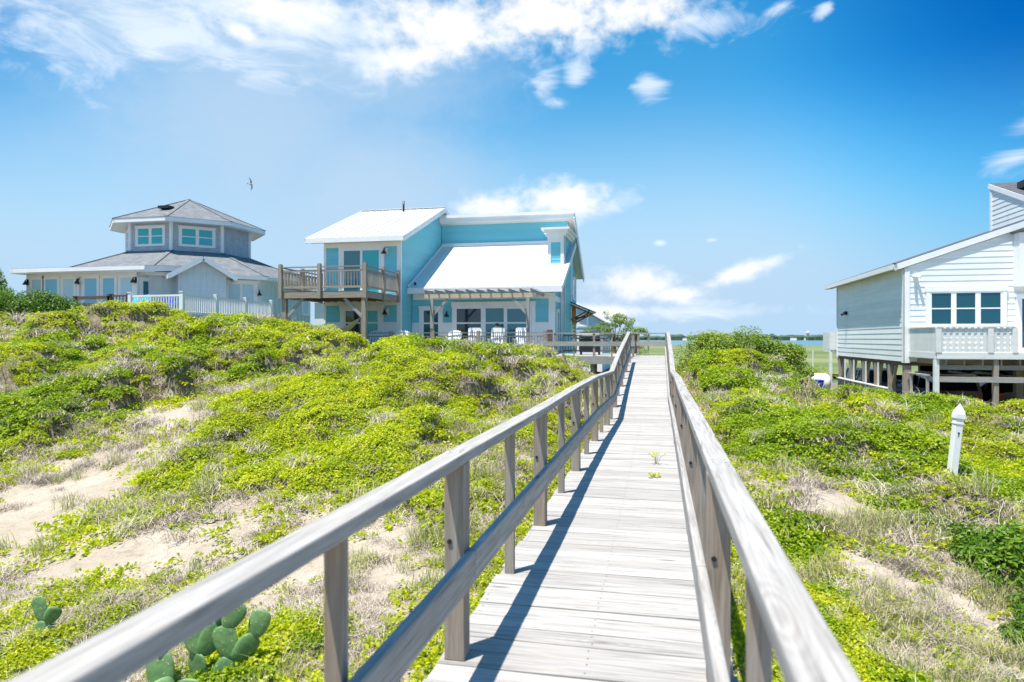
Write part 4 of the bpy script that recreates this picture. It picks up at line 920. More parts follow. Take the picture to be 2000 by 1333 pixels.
    for a, b, pn in ((-32.05, -31.3, 'blindpale'), (-31.2, -30.3, 'blindblue'), (-30.1, -29.3, 'blindpale'), (-28.8, -27.9, 'blindblue'), (-27.7, -26.85, 'blindblue'), (-26.65, -25.8, 'blindpale')):
        window(s, 'glazed_door', FS, a, b, 2.62, 4.55, pn, 1, 1, .09, .08, proud=.055)
    for x in (-32.2, -29.02, -25.7): wall_light(s, FS, x, 4.32)
    FD = Fr((x1, 0, 0), (0, 1, 0), (1, 0, 0)); window(s, 'glazed_door', FD, 29.75, 30.55, 2.5, 4.4, 'glassteal', 1, 1, .09, .1, proud=.05)
    # gabled bay on the diagonal side
    fr, L = face_fr(7.2, 1); u0, u1, pr = 1.25, 3.5, 1.0
    fb = Fr(fr.p(0, 0, pr), fr.u, fr.n); mb = MB(); um = (u0+u1)/2
    battens(mb, fb, [(u0, 1.2), (u1, 1.2), (u1, 4.75), (um, 5.45), (u0, 4.75)], .3)
    battens(mb, Fr(fr.p(u0, 0, 0), fr.n, -fr.u), [(0, 1.2), (pr, 1.2), (pr, 4.75), (0, 4.75)], .42); battens(mb, Fr(fr.p(u1, 0, 0), fr.n, fr.u), [(0, 1.2), (pr, 1.2), (pr, 4.75), (0, 4.75)], .42)
    bay = mb.build('bay', M['greyblue'], t); mb = MB()
    for sgn, ue in ((-1, u0-.5), (1, u1+.5)):
        mb.prism([fr.p(ue, 4.62, pr+.4), fr.p(um, 5.62, pr+.4), fr.p(um, 5.62, -1.6), fr.p(ue, 4.62, -.4)], (0, 0, 0), (0, 0, -.07))
    mb.build('roof', M['greyroof'], bay); mb = MB()
    for ue in (u0-.5, u1+.5): mb.beam(fr.p(ue, 4.52, pr+.42), fr.p(um, 5.52, pr+.42), .05, .24); mb.beam(fr.p(ue, 4.52, pr+.42), fr.p(ue, 4.52, .1), .05, .2)
    mb.build('fascia', M['white'], bay)
    window(t, 'sliding_door', fr, 3.75, 5.2, 2.45, 4.45, ['blindpale', 'blindpale'], 2, 1, .08, .14, .06, proud=.06); wall_light(t, fr, 5.4, 3.9)
    fr2, L2 = face_fr(7.2, 2); window(t, 'window', fr2, 4.45, 5.15, 2.9, 3.9, 'blindpale', 1, 1, .06, .1)
grey_house()
def picket(name, label, pts, zf, mat, gap, top=.95, w=.035, posts=True, rails=(.12, .88), boards=None):
    """a run of railing along pts (x, y)"""
    t = thing(name, (*pts[0], zf), label, 'railing')
    for q, ((ax, ay), (bx, by)) in enumerate(zip(pts, pts[1:])):
        a, b = Vector((ax, ay, zf)), Vector((bx, by, zf)); mb = MB()
        for r in rails: mb.beam(a+Vector((0, 0, r)), b+Vector((0, 0, r)), .05, .08 if not boards else .15)
        mb.build('rail', mat, t)
        if gap:
            mb = MB(); n = max(2, int((b-a).length/gap))
            for k in range(1, n): p = a+(b-a)*k/n; mb.box(p.x-w/2, p.x+w/2, p.y-w/2, p.y+w/2, zf+rails[0]+.04, zf+rails[-1]-.04)
            mb.build('baluster', mat, t)
        n = max(1, round((b-a).length/2.4))
        for k in range(n+(q == len(pts)-2)):
            p = a+(b-a)*k/n; mb = MB(); mb.box(p.x-.075, p.x+.075, p.y-.075, p.y+.075, zf-1.4, zf+top+.07); mb.box(p.x-.095, p.x+.095, p.y-.095, p.y+.095, zf+top+.07, zf+top+.11); mb.build('post', mat, t)
    return t
picket('white_railing', 'white vinyl railing around the deck of the grey house', [(-23.2, 26.3), (-20.5, 26.25), (-20.5, 33.3)], 2.42, M['white'], .13)
picket('brown_fence', 'dark brown board fence left of the baluster railing by the grey house', [(-26.4, 26.6), (-24.45, 26.45)], 2.45, M['brownwood'], 0, .8, rails=(.2, .5, .82), boards=True)
picket('brown_railing', 'dark brown baluster railing between the board fence and the white railing', [(-24.4, 26.45), (-23.3, 26.35)], 2.45, M['brownwood'], .16, .86)
def grey_deck():
    mb = MB(); mb.box(-26.5, -20.4, 26.2, 30, 2.28, 2.40); mb.box(-22.0, -20.4, 30, 34, 2.28, 2.40); o = mb.build('dune_deck', M['deck']); tag(o, 'raised deck floor of the grey house behind the white railing', 'deck')
grey_deck()

# ------------------------------------------------------------------ pale clapboard house on piles
def pile_house():
    XL, XE, YF, YB = 9.8, 22.5, 30.75, 41.5
    t = thing('pile_house', (16, 36, -1.2), 'pale clapboard house raised on timber piles with cars parked beneath', 'house')
    FF = Fr((0, YF, 0), (1, 0, 0), (0, -1, 0)); FL = Fr((XL, 0, 0), (0, 1, 0), (-1, 0, 0))
    rz = lambda x: 4.40+.345*(x-9.4)
    mb = MB(); siding(mb, FF, [(XL, .45), (XE, .45), (XE, 6.9), (17.6, rz(17.6)-.25), (XL, rz(XL)-.25)], .235, .015)
    siding(mb, FL, [(YF, .45), (YB, .45), (YB, 4.28), (YF, 4.28)], .235, .015)
    siding(mb, Fr((0, YB, 0), (1, 0, 0), (0, 1, 0)), [(XL, .45), (XE, .45), (XE, 6.9), (17.6, rz(17.6)-.25), (XL, rz(XL)-.25)], .235, .015)
    siding(mb, Fr((XE, 0, 0), (0, 1, 0), (1, 0, 0)), [(YF, .45), (YB, .45), (YB, 6.8), (YF, 6.8)], .235, .015); mb.build('wall', M['clap'], t)
    mb = MB(); P = [Vector(p) for p in ((9.4, YB+1.2, rz(9.4)+.06), (9.4, YF-.05, rz(9.4)+.06), (17.6, YF-.05, rz(17.6)+.06), (17.6, YB+1.2, rz(17.6)+.06))]; mb.prism(P, (0, 0, 0), (0, 0, -.10))
    mb.prism([Vector(p) for p in ((17.6, YB+1.2, rz(17.6)+.06), (17.6, YF-.05, rz(17.6)+.06), (23.2, YF-.05, 6.9), (23.2, YB+1.2, 6.9))], (0, 0, 0), (0, 0, -.10)); rf = mb.build('roof', M['darkroof'], t)
    mb = MB(); mb.beam((9.39, YF-.068, rz(9.39)-.10), (17.6, YF-.068, rz(17.6)-.10), .05, .24); mb.beam((9.37, YF-.05, rz(9.37)-.05), (9.37, YB+1.2, rz(9.37)-.05), .05, .2)
    mb.build('fascia', M['white'], rf)
    mb = MB(); mb.face([(9.4, YF-.1, 4.24), (9.78, YF-.1, 4.27), (9.78, YB+1.2, 4.27), (9.4, YB+1.2, 4.24)]); mb.build('soffit', M['cream'], rf)
    part('rust_flashing', M['warmwood'], rf, (9.38, 9.5, YF-.14, YF+.3, rz(9.44)+.065, rz(9.44)+.085))
    mb = MB(); pbox(mb, FF, XL-.03, XL+.2, .4, 4.25, .0, .045); pbox(mb, FL, YF-.045, YF+.14, .4, 4.25, .0, .047); pbox(mb, FL, YB-.12, YB, .4, 4.25, .0, .047); mb.build('trim', M['white'], t)
    # roof-top stair tower with a lean-to roof
    tx = 14.5; FT = Fr((tx, 0, 0), (0, 1, 0), (-1, 0, 0)); mb = MB(); siding(mb, FT, [(30.9, 5.2), (34.4, 5.2), (34.4, 8.2), (30.9, 6.85)], .21, .015)
    siding(mb, Fr((0, 34.4, 0), (1, 0, 0), (0, 1, 0)), [(tx, 5.2), (17.5, 5.2), (17.5, 8.2), (tx, 8.2)], .21, .015); siding(mb, Fr((0, 30.9, 0), (1, 0, 0), (0, -1, 0)), [(tx, 5.9), (17.5, 5.9), (17.5, 6.85), (tx, 6.85)], .21, .015)
    tw = mb.build('roof_tower', M['clap'], t); mb = MB(); mb.prism([Vector(p) for p in ((14.46, 30.8, 6.95), (17.8, 30.8, 6.95), (17.8, 34.5, 8.37), (14.46, 34.5, 8.37))], (0, 0, 0), (0, 0, -.1)); mb.build('roof', M['darkroof'], tw)
    mb = MB(); mb.beam((14.46, 30.8, 6.83), (14.46, 34.5, 8.25), .05, .2); mb.build('fascia', M['white'], tw); mb = MB(); pbox(mb, FT, 34.25, 34.42, 5.4, 8.2, .0, .04); mb.build('trim', M['white'], tw)
    part('roof_vent', M['dark'], tw, (14.9, 15.8, 32.4, 33.0, 7.75, 8.05))
    # windows, tall bay, door
    window(t, 'window', FF, 10.73, 13.35, 1.92, 3.3, ['glassblue']*3, 3, 2, .07, .14, .095, head=.22, proud=.09)
    mb = MB(); mb.box(13.75, 16.6, 30.25, YF, 3.45, 5.55); by = mb.build('window_bay', M['white'], t); window(by, 'window', Fr((0, 30.25, 0), (1, 0, 0), (0, -1, 0)), 14.0, 16.3, 3.6, 5.2, ['glassblue', 'glassblue'], 2, 1, .08, .05)
    part('bay_roof', M['darkroof'], by, (13.65, 16.7, 30.15, YF, 5.553, 5.64))
    window(t, 'glazed_door', FF, 13.95, 15.8, .95, 3.05, ['glassblue', 'glassblue'], 2, 1, .08, .12, proud=.09)
    mb = MB(); p = FF.p(10.2, 3.95, .1); mb.box(10.12, 10.28, YF-.12, YF-.03, 3.88, 4.05); mb.tube([(10.14, YF-.12, 3.95), (10.08, YF-.26, 3.88)], .055, 8); mb.tube([(10.26, YF-.12, 3.95), (10.32, YF-.26, 3.88)], .055, 8); mb.build('flood_light', M['white'], t)
    mb = MB(); mb.box(XL-.1, XL-.03, 39.3, 39.5, 2.65, 2.85); mb.tube([(XL-.1, 39.4, 2.8), (XL-.3, 39.3, 2.66)], .07, 8); mb.build('flood_light', M['dark'], t)
    # floor, piles with knee braces, skirt boards
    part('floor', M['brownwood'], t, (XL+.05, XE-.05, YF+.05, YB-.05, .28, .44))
    for y in (30.9, 32.75, 34.7, 36.6, 38.9, 41.2):
        for x in ((9.95, 14.0, 18.0, 22.2) if y in (30.9, 36.6, 41.2) else (9.95,)):
            mb = MB(); mb.box(x-.13, x+.13, y-.13, y+.13, gz(x, y)-.5, .29); p = mb.build('pile', M['post'], t)
            if x < 10 and y > 31:
                for s in (-1, 1): m2 = MB(); m2.beam((x, y+s*.12, -.62), (x, y+s*.62, .27), .10, .10); m2.build('brace', M['post'], p)
    mb = MB(); y = 32.8
    while y < 41.3: mb.box(9.80, 9.84, y, y+.19, gz(9.8, y)-.3, -.82); y += .2
    sk = mb.build('skirt', M['post'], t); part('cap_board', M['whitewash'], sk, (9.72, 9.92, 32.8, 41.3, -.815, -.77))
    part('batten', M['whitewash'], sk, *[(9.74, 9.795, y, y+.08, -1.6, .3) for y in (34.0, 35.9, 38.0, 39.7)])
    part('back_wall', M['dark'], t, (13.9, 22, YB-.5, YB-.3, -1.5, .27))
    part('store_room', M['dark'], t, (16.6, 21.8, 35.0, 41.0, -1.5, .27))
    # front deck with slatted balustrade
    X0, Y0 = 9.96, 27.8
    d = part('deck', M['whitewash'], t, (X0, XE, Y0, YF-.05, .64, .70), (X0, XE, Y0-.003, Y0+.047, .66, .885), (X0-.003, X0+.047, Y0+.05, YF-.05, .66, .885))
    part('deck_joist', M['oldwood'], d, *[(x, x+.05, Y0+.05, YF-.1, .42, .637) for x in np.arange(X0+.3, XE, .6)])
    part('deck_beam', M['oldwood'], d, (X0, XE, Y0+.1, Y0+.2, .25, .419))
    mb = MB(); zt = 1.84; x = X0+.02
    def panel(mb, x0, x1):
        k = x0
        while k < x1-.02: mb.box(k, k+.105, Y0+.013, Y0+.033, .90, zt-.04); k += .20
        for z in (.90, 1.09, 1.28, 1.47, 1.63): mb.box(x0, x1, Y0+.035, Y0+.05, z, z+.135)
    panel(mb, X0+.12, 11.62); panel(mb, 11.82, 12.42); panel(mb, 15.2, XE-.2); mb.box(X0, 12.5, Y0-.03, Y0+.11, zt-.037, zt)
    mb.box(15.2, XE, Y0-.03, Y0+.11, zt-.037, zt); bl = mb.build('balustrade', M['whitewash'], d)
    mb = MB(); y = Y0+.06
    while y < YF-.15: mb.box(X0+.01, X0+.035, y, y+.115, .89, zt-.04); y += .122
    mb.box(X0-.03, X0+.10, Y0+.112, YF-.06, zt-.037, zt); mb.build('balustrade', M['whitewash'], d)
    for x in (X0+.06, 11.72, 12.5): mb = MB(); mb.box(x-.09, x+.09, Y0-.02, Y0+.10, .887, zt-.038); mb.build('railing_post', M['whitewash'], d)
    for x in (9.98, 11.92, 14.2, 17.0, 20.0): mb = MB(); mb.box(x-.08, x+.08, Y0+.05, Y0+.21, gz(x, Y0)-.4, .62); mb.build('support_post', M['whitewash'] if x < 10 else M['post'], d)
    mb = MB(); mb.box(10.07, 20, Y0+.02, Y0+.06, -.20, .0); mb.build('cross_board', M['rail'], d)
    # rear porch edge on the left
    pr = part('porch', M['whitewash'], t, (9.42, 9.78, 41.6, 43.2, .64, .76), (9.42, 9.46, 41.6, 43.2, .77, 1.76), (9.461, 9.78, 41.57, 41.598, .77, 1.76))
    part('support_post', M['whitewash'], pr, (9.42, 9.56, 41.6, 41.74, -1.9, .635))
    # low entry platform with a post-and-rail
    pl = part('step_platform', M['deck'], t, *[(9.0+k*.145, 9.0+k*.145+.138, 28.4, 30.6, -1.02, -.98) for k in range(11)])
    part('fascia', M['post'], pl, (8.97, 10.6, 28.35, 28.395, -1.32, -.985), (8.95, 8.997, 28.4, 30.6, -1.32, -.985))
    part('hand_rail', M['rail'], pl, (9.88, 10.0, 28.55, 30.7, -.02, .03), (9.9, 9.98, 28.6, 28.7, -.98, -.025), (9.9, 9.98, 30.3, 30.4, -.98, -.025))
pile_house()
def blue_house():
    t = thing('pale_blue_house', (-9, 62, -1), 'pale blue gabled house partly hidden behind the teal house', 'house')
    FF = Fr((0, 60, 0), (1, 0, 0), (0, -1, 0)); x0, x1, xm = -14.2, -4.9, -9.55
    g = [(x0, -1.5), (x1, -1.5), (x1, 2.9), (xm, 5.6), (x0, 2.9)]
    mb = MB(); siding(mb, FF, g, .25); siding(mb, Fr((0, 70, 0), (1, 0, 0), (0, 1, 0)), g, .25)
    for x, s in ((x0, -1), (x1, 1)): siding(mb, Fr((x, 0, 0), (0, 1, 0), (s, 0, 0)), [(60, -1.5), (70, -1.5), (70, 2.9), (60, 2.9)], .25)
    mb.build('wall', M['paleblue'], t); mb = MB()
    for a, b in ((x0-.4, xm), (x1+.4, xm)): z = 2.9-.4*.58; mb.prism([Vector(p) for p in ((a, 59.6, z+.2), (b, 59.6, 5.82), (b, 70.4, 5.82), (a, 70.4, z+.2))], (0, 0, 0), (0, 0, -.12))
    mb.build('roof', M['whiteroof'], t); mb = MB(); pbox(mb, FF, x0, x1, 2.35, 2.5, 0, .05); pbox(mb, FF, x0, x1, -1.5, 1.9, 0, .035); mb.build('trim', M['white'], t)
    window(t, 'window', FF, -6.95, -6.2, 2.55, 3.45, 'blindpale', 1, 1, .06, .12); window(t, 'window', FF, -9.9, -9, 2.6, 3.6, 'blindpale', 1, 1, .06, .12)
blue_house()
def outbuilding():
    t = thing('utility_shed', (-17.2, 34.5, 0), 'white utility shed with a meter box between the grey and teal houses', 'shed')
    FF = Fr((0, 33.2, 0), (1, 0, 0), (0, -1, 0)); mb = MB(); mb.box(-17.9, -16.4, 33.2, 36.5, -.4, 3.3); mb.build('wall', M['wains'], t)
    mb = MB(); mb.prism([Vector(p) for p in ((-18.1, 33.0, 3.32), (-16.35, 33.0, 3.32), (-16.35, 36.7, 3.6), (-18.1, 36.7, 3.6))], (0, 0, 0), (0, 0, .1)); mb.build('roof', M['whiteroof'], t)
    mb = MB(); pbox(mb, FF, -17.2, -16.9, 2.4, 2.85, .0, .15); mb.tube([FF.p(-16.85, 2.2, .05), FF.p(-16.6, 2.2, .06), FF.p(-16.55, 2.9, .06)], .025, 6); mb.build('meter_box', M['whiteplastic'], t)
    mb = MB(); pbox(mb, FF, -17.3, -16.6, 1.75, 1.81, .0, .04); mb.build('vent_grille', M['dark'], t)
outbuilding()

# ------------------------------------------------------------------ deck furniture
def rocking_chair(mat, label, group):
    t = local(thing('rocking_chair', (0, 0, 0), label, 'chair', group)); m = M[mat]
    part('seat', m, t, *[(-.26, .26, y, y+.075, .40, .425) for y in np.arange(-.26, .22, .085)])
    mb = MB()
    for k in range(6): x = -.22+k*.088; mb.beam((x, .24, .46), (x*1.08, .40, 1.08), .055, .016, up=(0, -1, .2))
    bk = mb.build('backrest', m, t); mb = MB(); mb.beam((-.29, .405, 1.09), (.29, .405, 1.09), .035, .10); mb.beam((-.25, .405, 1.155), (.25, .405, 1.155), .03, .05); mb.beam((-.26, .25, .48), (.26, .25, .48), .03, .07); mb.beam((-.27, .325, .78), (.27, .325, .78), .03, .05); mb.build('cross_rail', m, bk)
    for s in (-1, 1):
        mb = MB(); mb.beam((s*.28, -.24, .05), (s*.28, -.24, .64), .045, .045); mb.build('leg', m, t)
        mb = MB(); mb.beam((s*.28, .22, .05), (s*.29, .42, 1.14), .045, .045); mb.build('leg', m, t)
        mb = MB(); mb.beam((s*.29, -.30, .655), (s*.29, .29, .655), .09, .025); mb.build('armrest', m, t)
        mb = MB(); P = [(s*.28, y, .03+.16*(y/.5)**2*.4) for y in np.linspace(-.48, .55, 8)]
        for a, b in zip(P, P[1:]): mb.beam(a, b, .03, .05)
        mb.build('rocker', m, t)
    return t
def adirondack(mat, label, group):
    t = local(thing('adirondack_chair', (0, 0, 0), label, 'chair', group)); m = M[mat]
    mb = MB()
    for k in range(6): y = -.36+k*.095; mb.beam((-.29, y, .40-k*.025), (.29, y, .40-k*.025), .085, .02)
    mb.build('seat', m, t); mb = MB()
    for k in range(7):
        x = -.27+k*.09; h = 1.06-.9*abs(x)**2*1.3; mb.beam((x*.85, .16, .28), (x*1.15, .16+.38*(h-.28)/.8, h), .078, .02, up=(0, -1, .4))
    bk = mb.build('backrest', m, t); mb = MB(); mb.beam((-.27, .30, .50), (.27, .30, .50), .03, .06); mb.beam((-.29, .44, .80), (.29, .44, .80), .03, .05); mb.build('cross_rail', m, bk)
    for s in (-1, 1):
        mb = MB(); mb.beam((s*.33, -.38, .0), (s*.33, -.38, .55), .09, .03); mb.build('leg', m, t)
        mb = MB(); mb.beam((s*.31, -.38, .36), (s*.31, .50, .02), .03, .10); mb.build('leg', m, t)
        mb = MB(); mb.beam((s*.35, -.46, .57), (s*.35, .36, .57), .13, .025); mb.build('armrest', m, t)
    return t
def place(src, spots, z):
    for i, (x, y, rz, lab) in enumerate(spots):
        o = src if i == 0 else copy_tree(src); o.location = (x, y, z); o.rotation_euler.z = rz; o['label'] = lab
place(rocking_chair('white', 'x', 'white rocking chairs on the teal house deck'),
      [(-8.35, 30.2, .06, 'white rocking chair on the deck just left of the middle railing post'), (-7.3, 30.25, -.04, 'white rocking chair between the other two under the pergola'), (-6.1, 30.2, .05, 'white rocking chair beside the right pergola post')], ZD)
place(adirondack('white', 'x', 'white adirondack chairs on the teal house deck'),
      [(-13.15, 29.75, 0, 'white round backed chair on the deck beside the balcony post'), (-11.75, 29.8, .1, 'white round backed chair left of the narrow glass door'), (-9.35, 30.1, -.1, 'white round backed chair just right of the left pergola post')], ZD)
place(adirondack('bluechair', 'cobalt blue adirondack chair behind the white railing of the grey house', None), [(-23.0, 28.3, .2, 'cobalt blue adirondack chair behind the white railing of the grey house')], 2.41)
place(adirondack('turq', 'x', 'turquoise chairs on the grey house deck'), [(-23.6, 27.2, -.3, 'turquoise chair behind the brown baluster railing'), (-24.6, 28.2, .4, 'turquoise chair standing left of the blue one by the grey house')], 2.41)
def hammock():
    t = thing('hammock', (-14.2, 27.5, 1.2), 'pale cloth hammock slung under the balcony of the teal house', 'hammock')
    a, b = Vector((-12.45, 27.4, 2.45)), Vector((-16.1, 27.4, 2.35)); mb = MB(); n = 24; rows = []
    for k in range(n+1):
        u = k/n; w = .04+.46*math.sin(math.pi*min(max((u-.04)/.92, 0), 1))**.6; c = a.lerp(b, u)-Vector((0, 0, 1.25*4*u*(1-u)*.9))
        rows.append([c+Vector((0, w*q, .28*w*q*q*2)) for q in (-1, -.5, 0, .5, 1)])
    for r0, r1 in zip(rows, rows[1:]):
        for q in range(4): mb.face([r0[q], r0[q+1], r1[q+1], r1[q]])
    mb.build('cloth', M['hammock'], t, smooth=True); mb = MB()
    mb.tube([a, a+Vector((.08, -.02, .12))], .02, 6); mb.tube([b, b-Vector((.08, .02, -.12))], .02, 6); mb.build('rope', M['hammock'], t)
hammock()
def grill():
    t = thing('grill', (-3.0, 30.2, .68), 'black covered grill cart on the side deck behind the walkway railing', 'grill'); x, y, z = -3.0, 30.2, .68
    mb = MB(); mb.box(x-.45, x+.45, y-.25, y+.25, z+.12, z+.72); mb.build('cabinet', M['black'], t, bevel=.02); mb = MB(); mb.box(x-.8, x-.46, y-.22, y+.22, z+.70, z+.74); mb.box(x+.46, x+.8, y-.22, y+.22, z+.70, z+.74); mb.build('side_shelf', M['dark'], t)
    mb = MB(); n = 10; P = [(x-.43, y+.27*math.cos(math.pi*k/n), z+.725+.30*math.sin(math.pi*k/n)) for k in range(n+1)]; mb.prism([Vector(p) for p in P], (0, 0, 0), (.86, 0, 0)); ld = mb.build('lid', M['black'], t)
    mb = MB(); mb.tube([(x-.3, y-.31, z+.86), (x+.3, y-.31, z+.86)], .018, 8); mb.build('handle', M['silver'], ld)
    for sx in (-.4, .4):
        for sy in (-.2, .2): mb = MB(); mb.tube([(x+sx, y+sy, z), (x+sx, y+sy, z+.12)], .03, 8); mb.build('leg', M['black'], t)
grill()

# ------------------------------------------------------------------ seated figure added in place of a reflection in the glass doors
def reflection_figure():
    X, Y = -7.62, 31.72; s = rocking_chair('white', 'white rocking chair by the glass doors added under the reflection figure', None); s.location = (X, Y, ZD)
    t = thing('reflection_figure', (X, Y, ZD), 'dark seated figure standing in for a reflection in the glass doors', 'reflection_figure')
    V, E_, Rd = [], [], []
    def chain(root, pts):
        p = root
        for c, r in pts: V.append(c); Rd.append(r); E_.append((p, len(V)-1)); p = len(V)-1
        return p
    V.append((0, .12, .52)); Rd.append(.15)
    ch = chain(0, [((0, .14, .72), .145), ((0, .16, .92), .16)]); nk = chain(ch, [((0, .14, 1.06), .07), ((0, .12, 1.13), .055)])
    chain(nk, [((0, .09, 1.20), .085), ((0, .09, 1.28), .10), ((0, .10, 1.36), .075)])
    for q in (-1, 1):
        w = chain(ch, [((q*.19, .15, .97), .06), ((q*.25, .08, .72), .05), ((q*.22, -.12, .68), .036), ((q*.17, -.22, .66), .028)])
        for k in range(4): chain(w, [((q*(.15+.018*k), -.27, .655), .010), ((q*(.14+.018*k), -.31+.01*abs(k-1), .635), .009)])
        chain(w, [((q*.13, -.235, .675), .010), ((q*.115, -.265, .67), .009)])
        chain(0, [((q*.11, .02, .50), .10), ((q*.13, -.34, .50), .065), ((q*.13, -.38, .12), .045), ((q*.13, -.42, .05), .04), ((q*.13, -.55, .035), .035)])
    me = bpy.data.meshes.new('body'); me.from_pydata(V, E_, []); o = bpy.data.objects.new('body', me); col.objects.link(o); o.parent = t
    o.modifiers.new('skin', 'SKIN'); sk = me.skin_vertices[0].data if me.skin_vertices else None
    if sk is None:
        bm = bmesh.new(); bm.from_mesh(me); bm.verts.layers.skin.verify(); bm.to_mesh(me); bm.free(); sk = me.skin_vertices[0].data
    for k, r in enumerate(Rd): sk[k].radius = (r, r*(.8 if k in (0, 1, 2) else 1)); sk[k].use_root = (k == 0)
    o.modifiers.new('sub', 'SUBSURF').render_levels = 2
    m, g, b = newmat('seated_body'); tc = g.new('ShaderNodeTexCoord'); sp = g.new('ShaderNodeSeparateXYZ'); g.l.new(tc.outputs['Object'], sp.inputs[0])
    f = g.math('GREATER_THAN', sp.outputs[2], 1.09); g.l.new(g.mix(f, (.02, .03, .05, 1), (.40, .24, .17, 1)), b.inputs['Base Color']); b.inputs['Roughness'].default_value = .7; me.materials.append(m)
    mb = MB(); LOC[t.name] = (0, 0, 0); mb.lathe((0, .115, 1.26), [(.103, 0), (.112, .06), (.098, .11), (.055, .15), (.01, .165)], 14); mb.build('hair', M['hair'], t, smooth=True)
    mb = MB()
    for q in (-1, 1): mb.lathe((q*.033, .005, 1.275), [(.004, -.008), (.011, 0), (.004, .008)], 8)
    mb.tube([(0, .0, 1.275), (0, -.02, 1.245), (0, .0, 1.235)], [.008, .014, .01], 6); mb.build('face', M['skin'], t)
reflection_figure()

# ------------------------------------------------------------------ vehicles, bins
def car(x, y, rz, paint, label, rear_dark=True, L=4.9, W=1.88, H=1.78, glassy='glasscar'):
    t = thing('parked_car', (0, 0, 0), label, 'car', 'vehicles parked beneath the pile house'); local(t); h = L/2; w = W/2
    prof = [(-h, .42), (-h, .98), (-h+.06, 1.06), (h-1.35, 1.08), (h-.35, .98), (h-.02, .80), (h, .40), (h-.2, .30), (-h+.2, .30)]
    mb = MB(); mb.prism([Vector((-w, a, b)) for a, b in prof], (0, 0, 0), (W, 0, 0)); body = mb.build('body', M[paint], t, bevel=.07)
    ca = [(-h+.04, 1.05), (-h+.22, H-.03), (.55, H-.03), (h-1.4, 1.07)]; cw, tw = w-.05, w-.20
    mb = MB(); lo = [(-cw, ca[0][0], 1.06), (cw, ca[0][0], 1.06), (cw, ca[3][0], 1.07), (-cw, ca[3][0], 1.07)]; hi = [(-tw, ca[1][0], H-.03), (tw, ca[1][0], H-.03), (tw, ca[2][0], H-.03), (-tw, ca[2][0], H-.03)]
    for k in range(4): q = (k+1) % 4; mb.face([lo[k], lo[q], hi[q], hi[k]])
    mb.face(hi); mb.build('window', M[glassy], t)
    mb = MB(); mb.box(-tw-.02, tw+.02, ca[1][0]-.05, ca[2][0]+.03, H-.035, H+.01)
    for s in (-1, 1):
        for a, b in ((0, 0), (1, 1)):
            p = Vector(lo[0 if s < 0 else 1]) if a == 0 else Vector(lo[3 if s < 0 else 2]); q = Vector(hi[0 if s < 0 else 1]) if a == 0 else Vector(hi[3 if s < 0 else 2]); mb.beam(p, q, .10, .07)
        for yy in (-h+1.25, -h+2.35): mb.beam((s*cw, yy, 1.05), (s*tw, yy+.05, H-.02), .09, .03, up=(s, 0, .3))
        mb.box(s*(tw-.08)-.02, s*(tw-.08)+.02, ca[1][0]+.1, ca[2][0]-.1, H+.01, H+.06)
    mb.build('roof', M[paint], t)
    for yy in (-h+.95, h-.95):
        for s in (-1, 1):
            mb = MB(); c = (s*(w-.13), yy, .36); mb.tube([(s*(w-.24), yy, .36), (s*(w+.012), yy, .36)], .36, 22); wh = mb.build('wheel', M['tyre'], t); mb = MB(); mb.tube([(s*(w-.02), yy, .36), (s*(w+.022), yy, .36)], [.23, .20], 12); mb.build('rim', M['silver'], wh)
            mb = MB(); n = 12; P = [(s*(w-.005), yy+.45*math.cos(math.pi*k/n), .36+.45*math.sin(math.pi*k/n)) for k in range(n+1)]; mb.prism([Vector(p) for p in P], (0, 0, 0), (s*.008, 0, 0)); mb.build('wheel_arch', M['black'], t)
    for s in (-1, 1):
        mb = MB(); mb.box(s*(w-.12)-.10, s*(w-.12)+.10, -h-.02, -h+.1, .72, 1.0); mb.build('taillight', M['red'], t)
        mb = MB(); mb.box(s*(w-.26)-.2, s*(w-.26)+.2, h-.22, h-.005, .70, .84); mb.build('headlight', M['whiteplastic'], t)
        mb = MB(); mb.box(s*(w+.08)-.09, s*(w+.08)+.09, .95, 1.05, 1.05, 1.2); mb.build('mirror', M[paint], t)
        mb = MB()
        for yy in (-h+1.75, -h+2.85): mb.box(s*w-.012, s*w+.012, yy, yy+.16, .88, .91)
        mb.box(s*w-.004, s*w+.006, -h+1.3, -h+1.308, .45, 1.04); mb.box(s*w-.004, s*w+.006, -h+2.38, -h+2.388, .45, 1.04); mb.build('door_handle', M['black'], t)
    mb = MB(); mb.box(-w+.02, w-.02, -h-.09, -h+.05, .38, .62); mb.build('bumper', M['black'], t, bevel=.03)
    mb = MB(); mb.box(-.7, .7, h-.05, h+.012, .45, .72); mb.build('grille', M['black'], t)
    mb = MB(); mb.box(-.26, .26, -h-.012, -h+.02, .72, .87); mb.build('licence_plate', M['whiteplastic'], t)
    if rear_dark: mb = MB(); mb.box(-w+.24, w-.24, -h-.008, -h+.02, .63, 1.03); mb.build('tailgate_panel', M['blackpaint'], t)
    t.location = (x, y, gz(x, y)-.02); t.rotation_euler.z = rz; return t
car(13.15, 36.7, 0, 'silver', 'silver estate car under the pile house with its dark tailgate towards us')
car(11.15, 39.6, math.pi, 'carwhite', 'white car nose out behind the knee braced piles', False, 4.8, 1.85, 1.72, 'glassblue')
car(15.6, 36.6, .02, 'blackpaint', 'black car in the shade right of the silver one', True, 4.7)
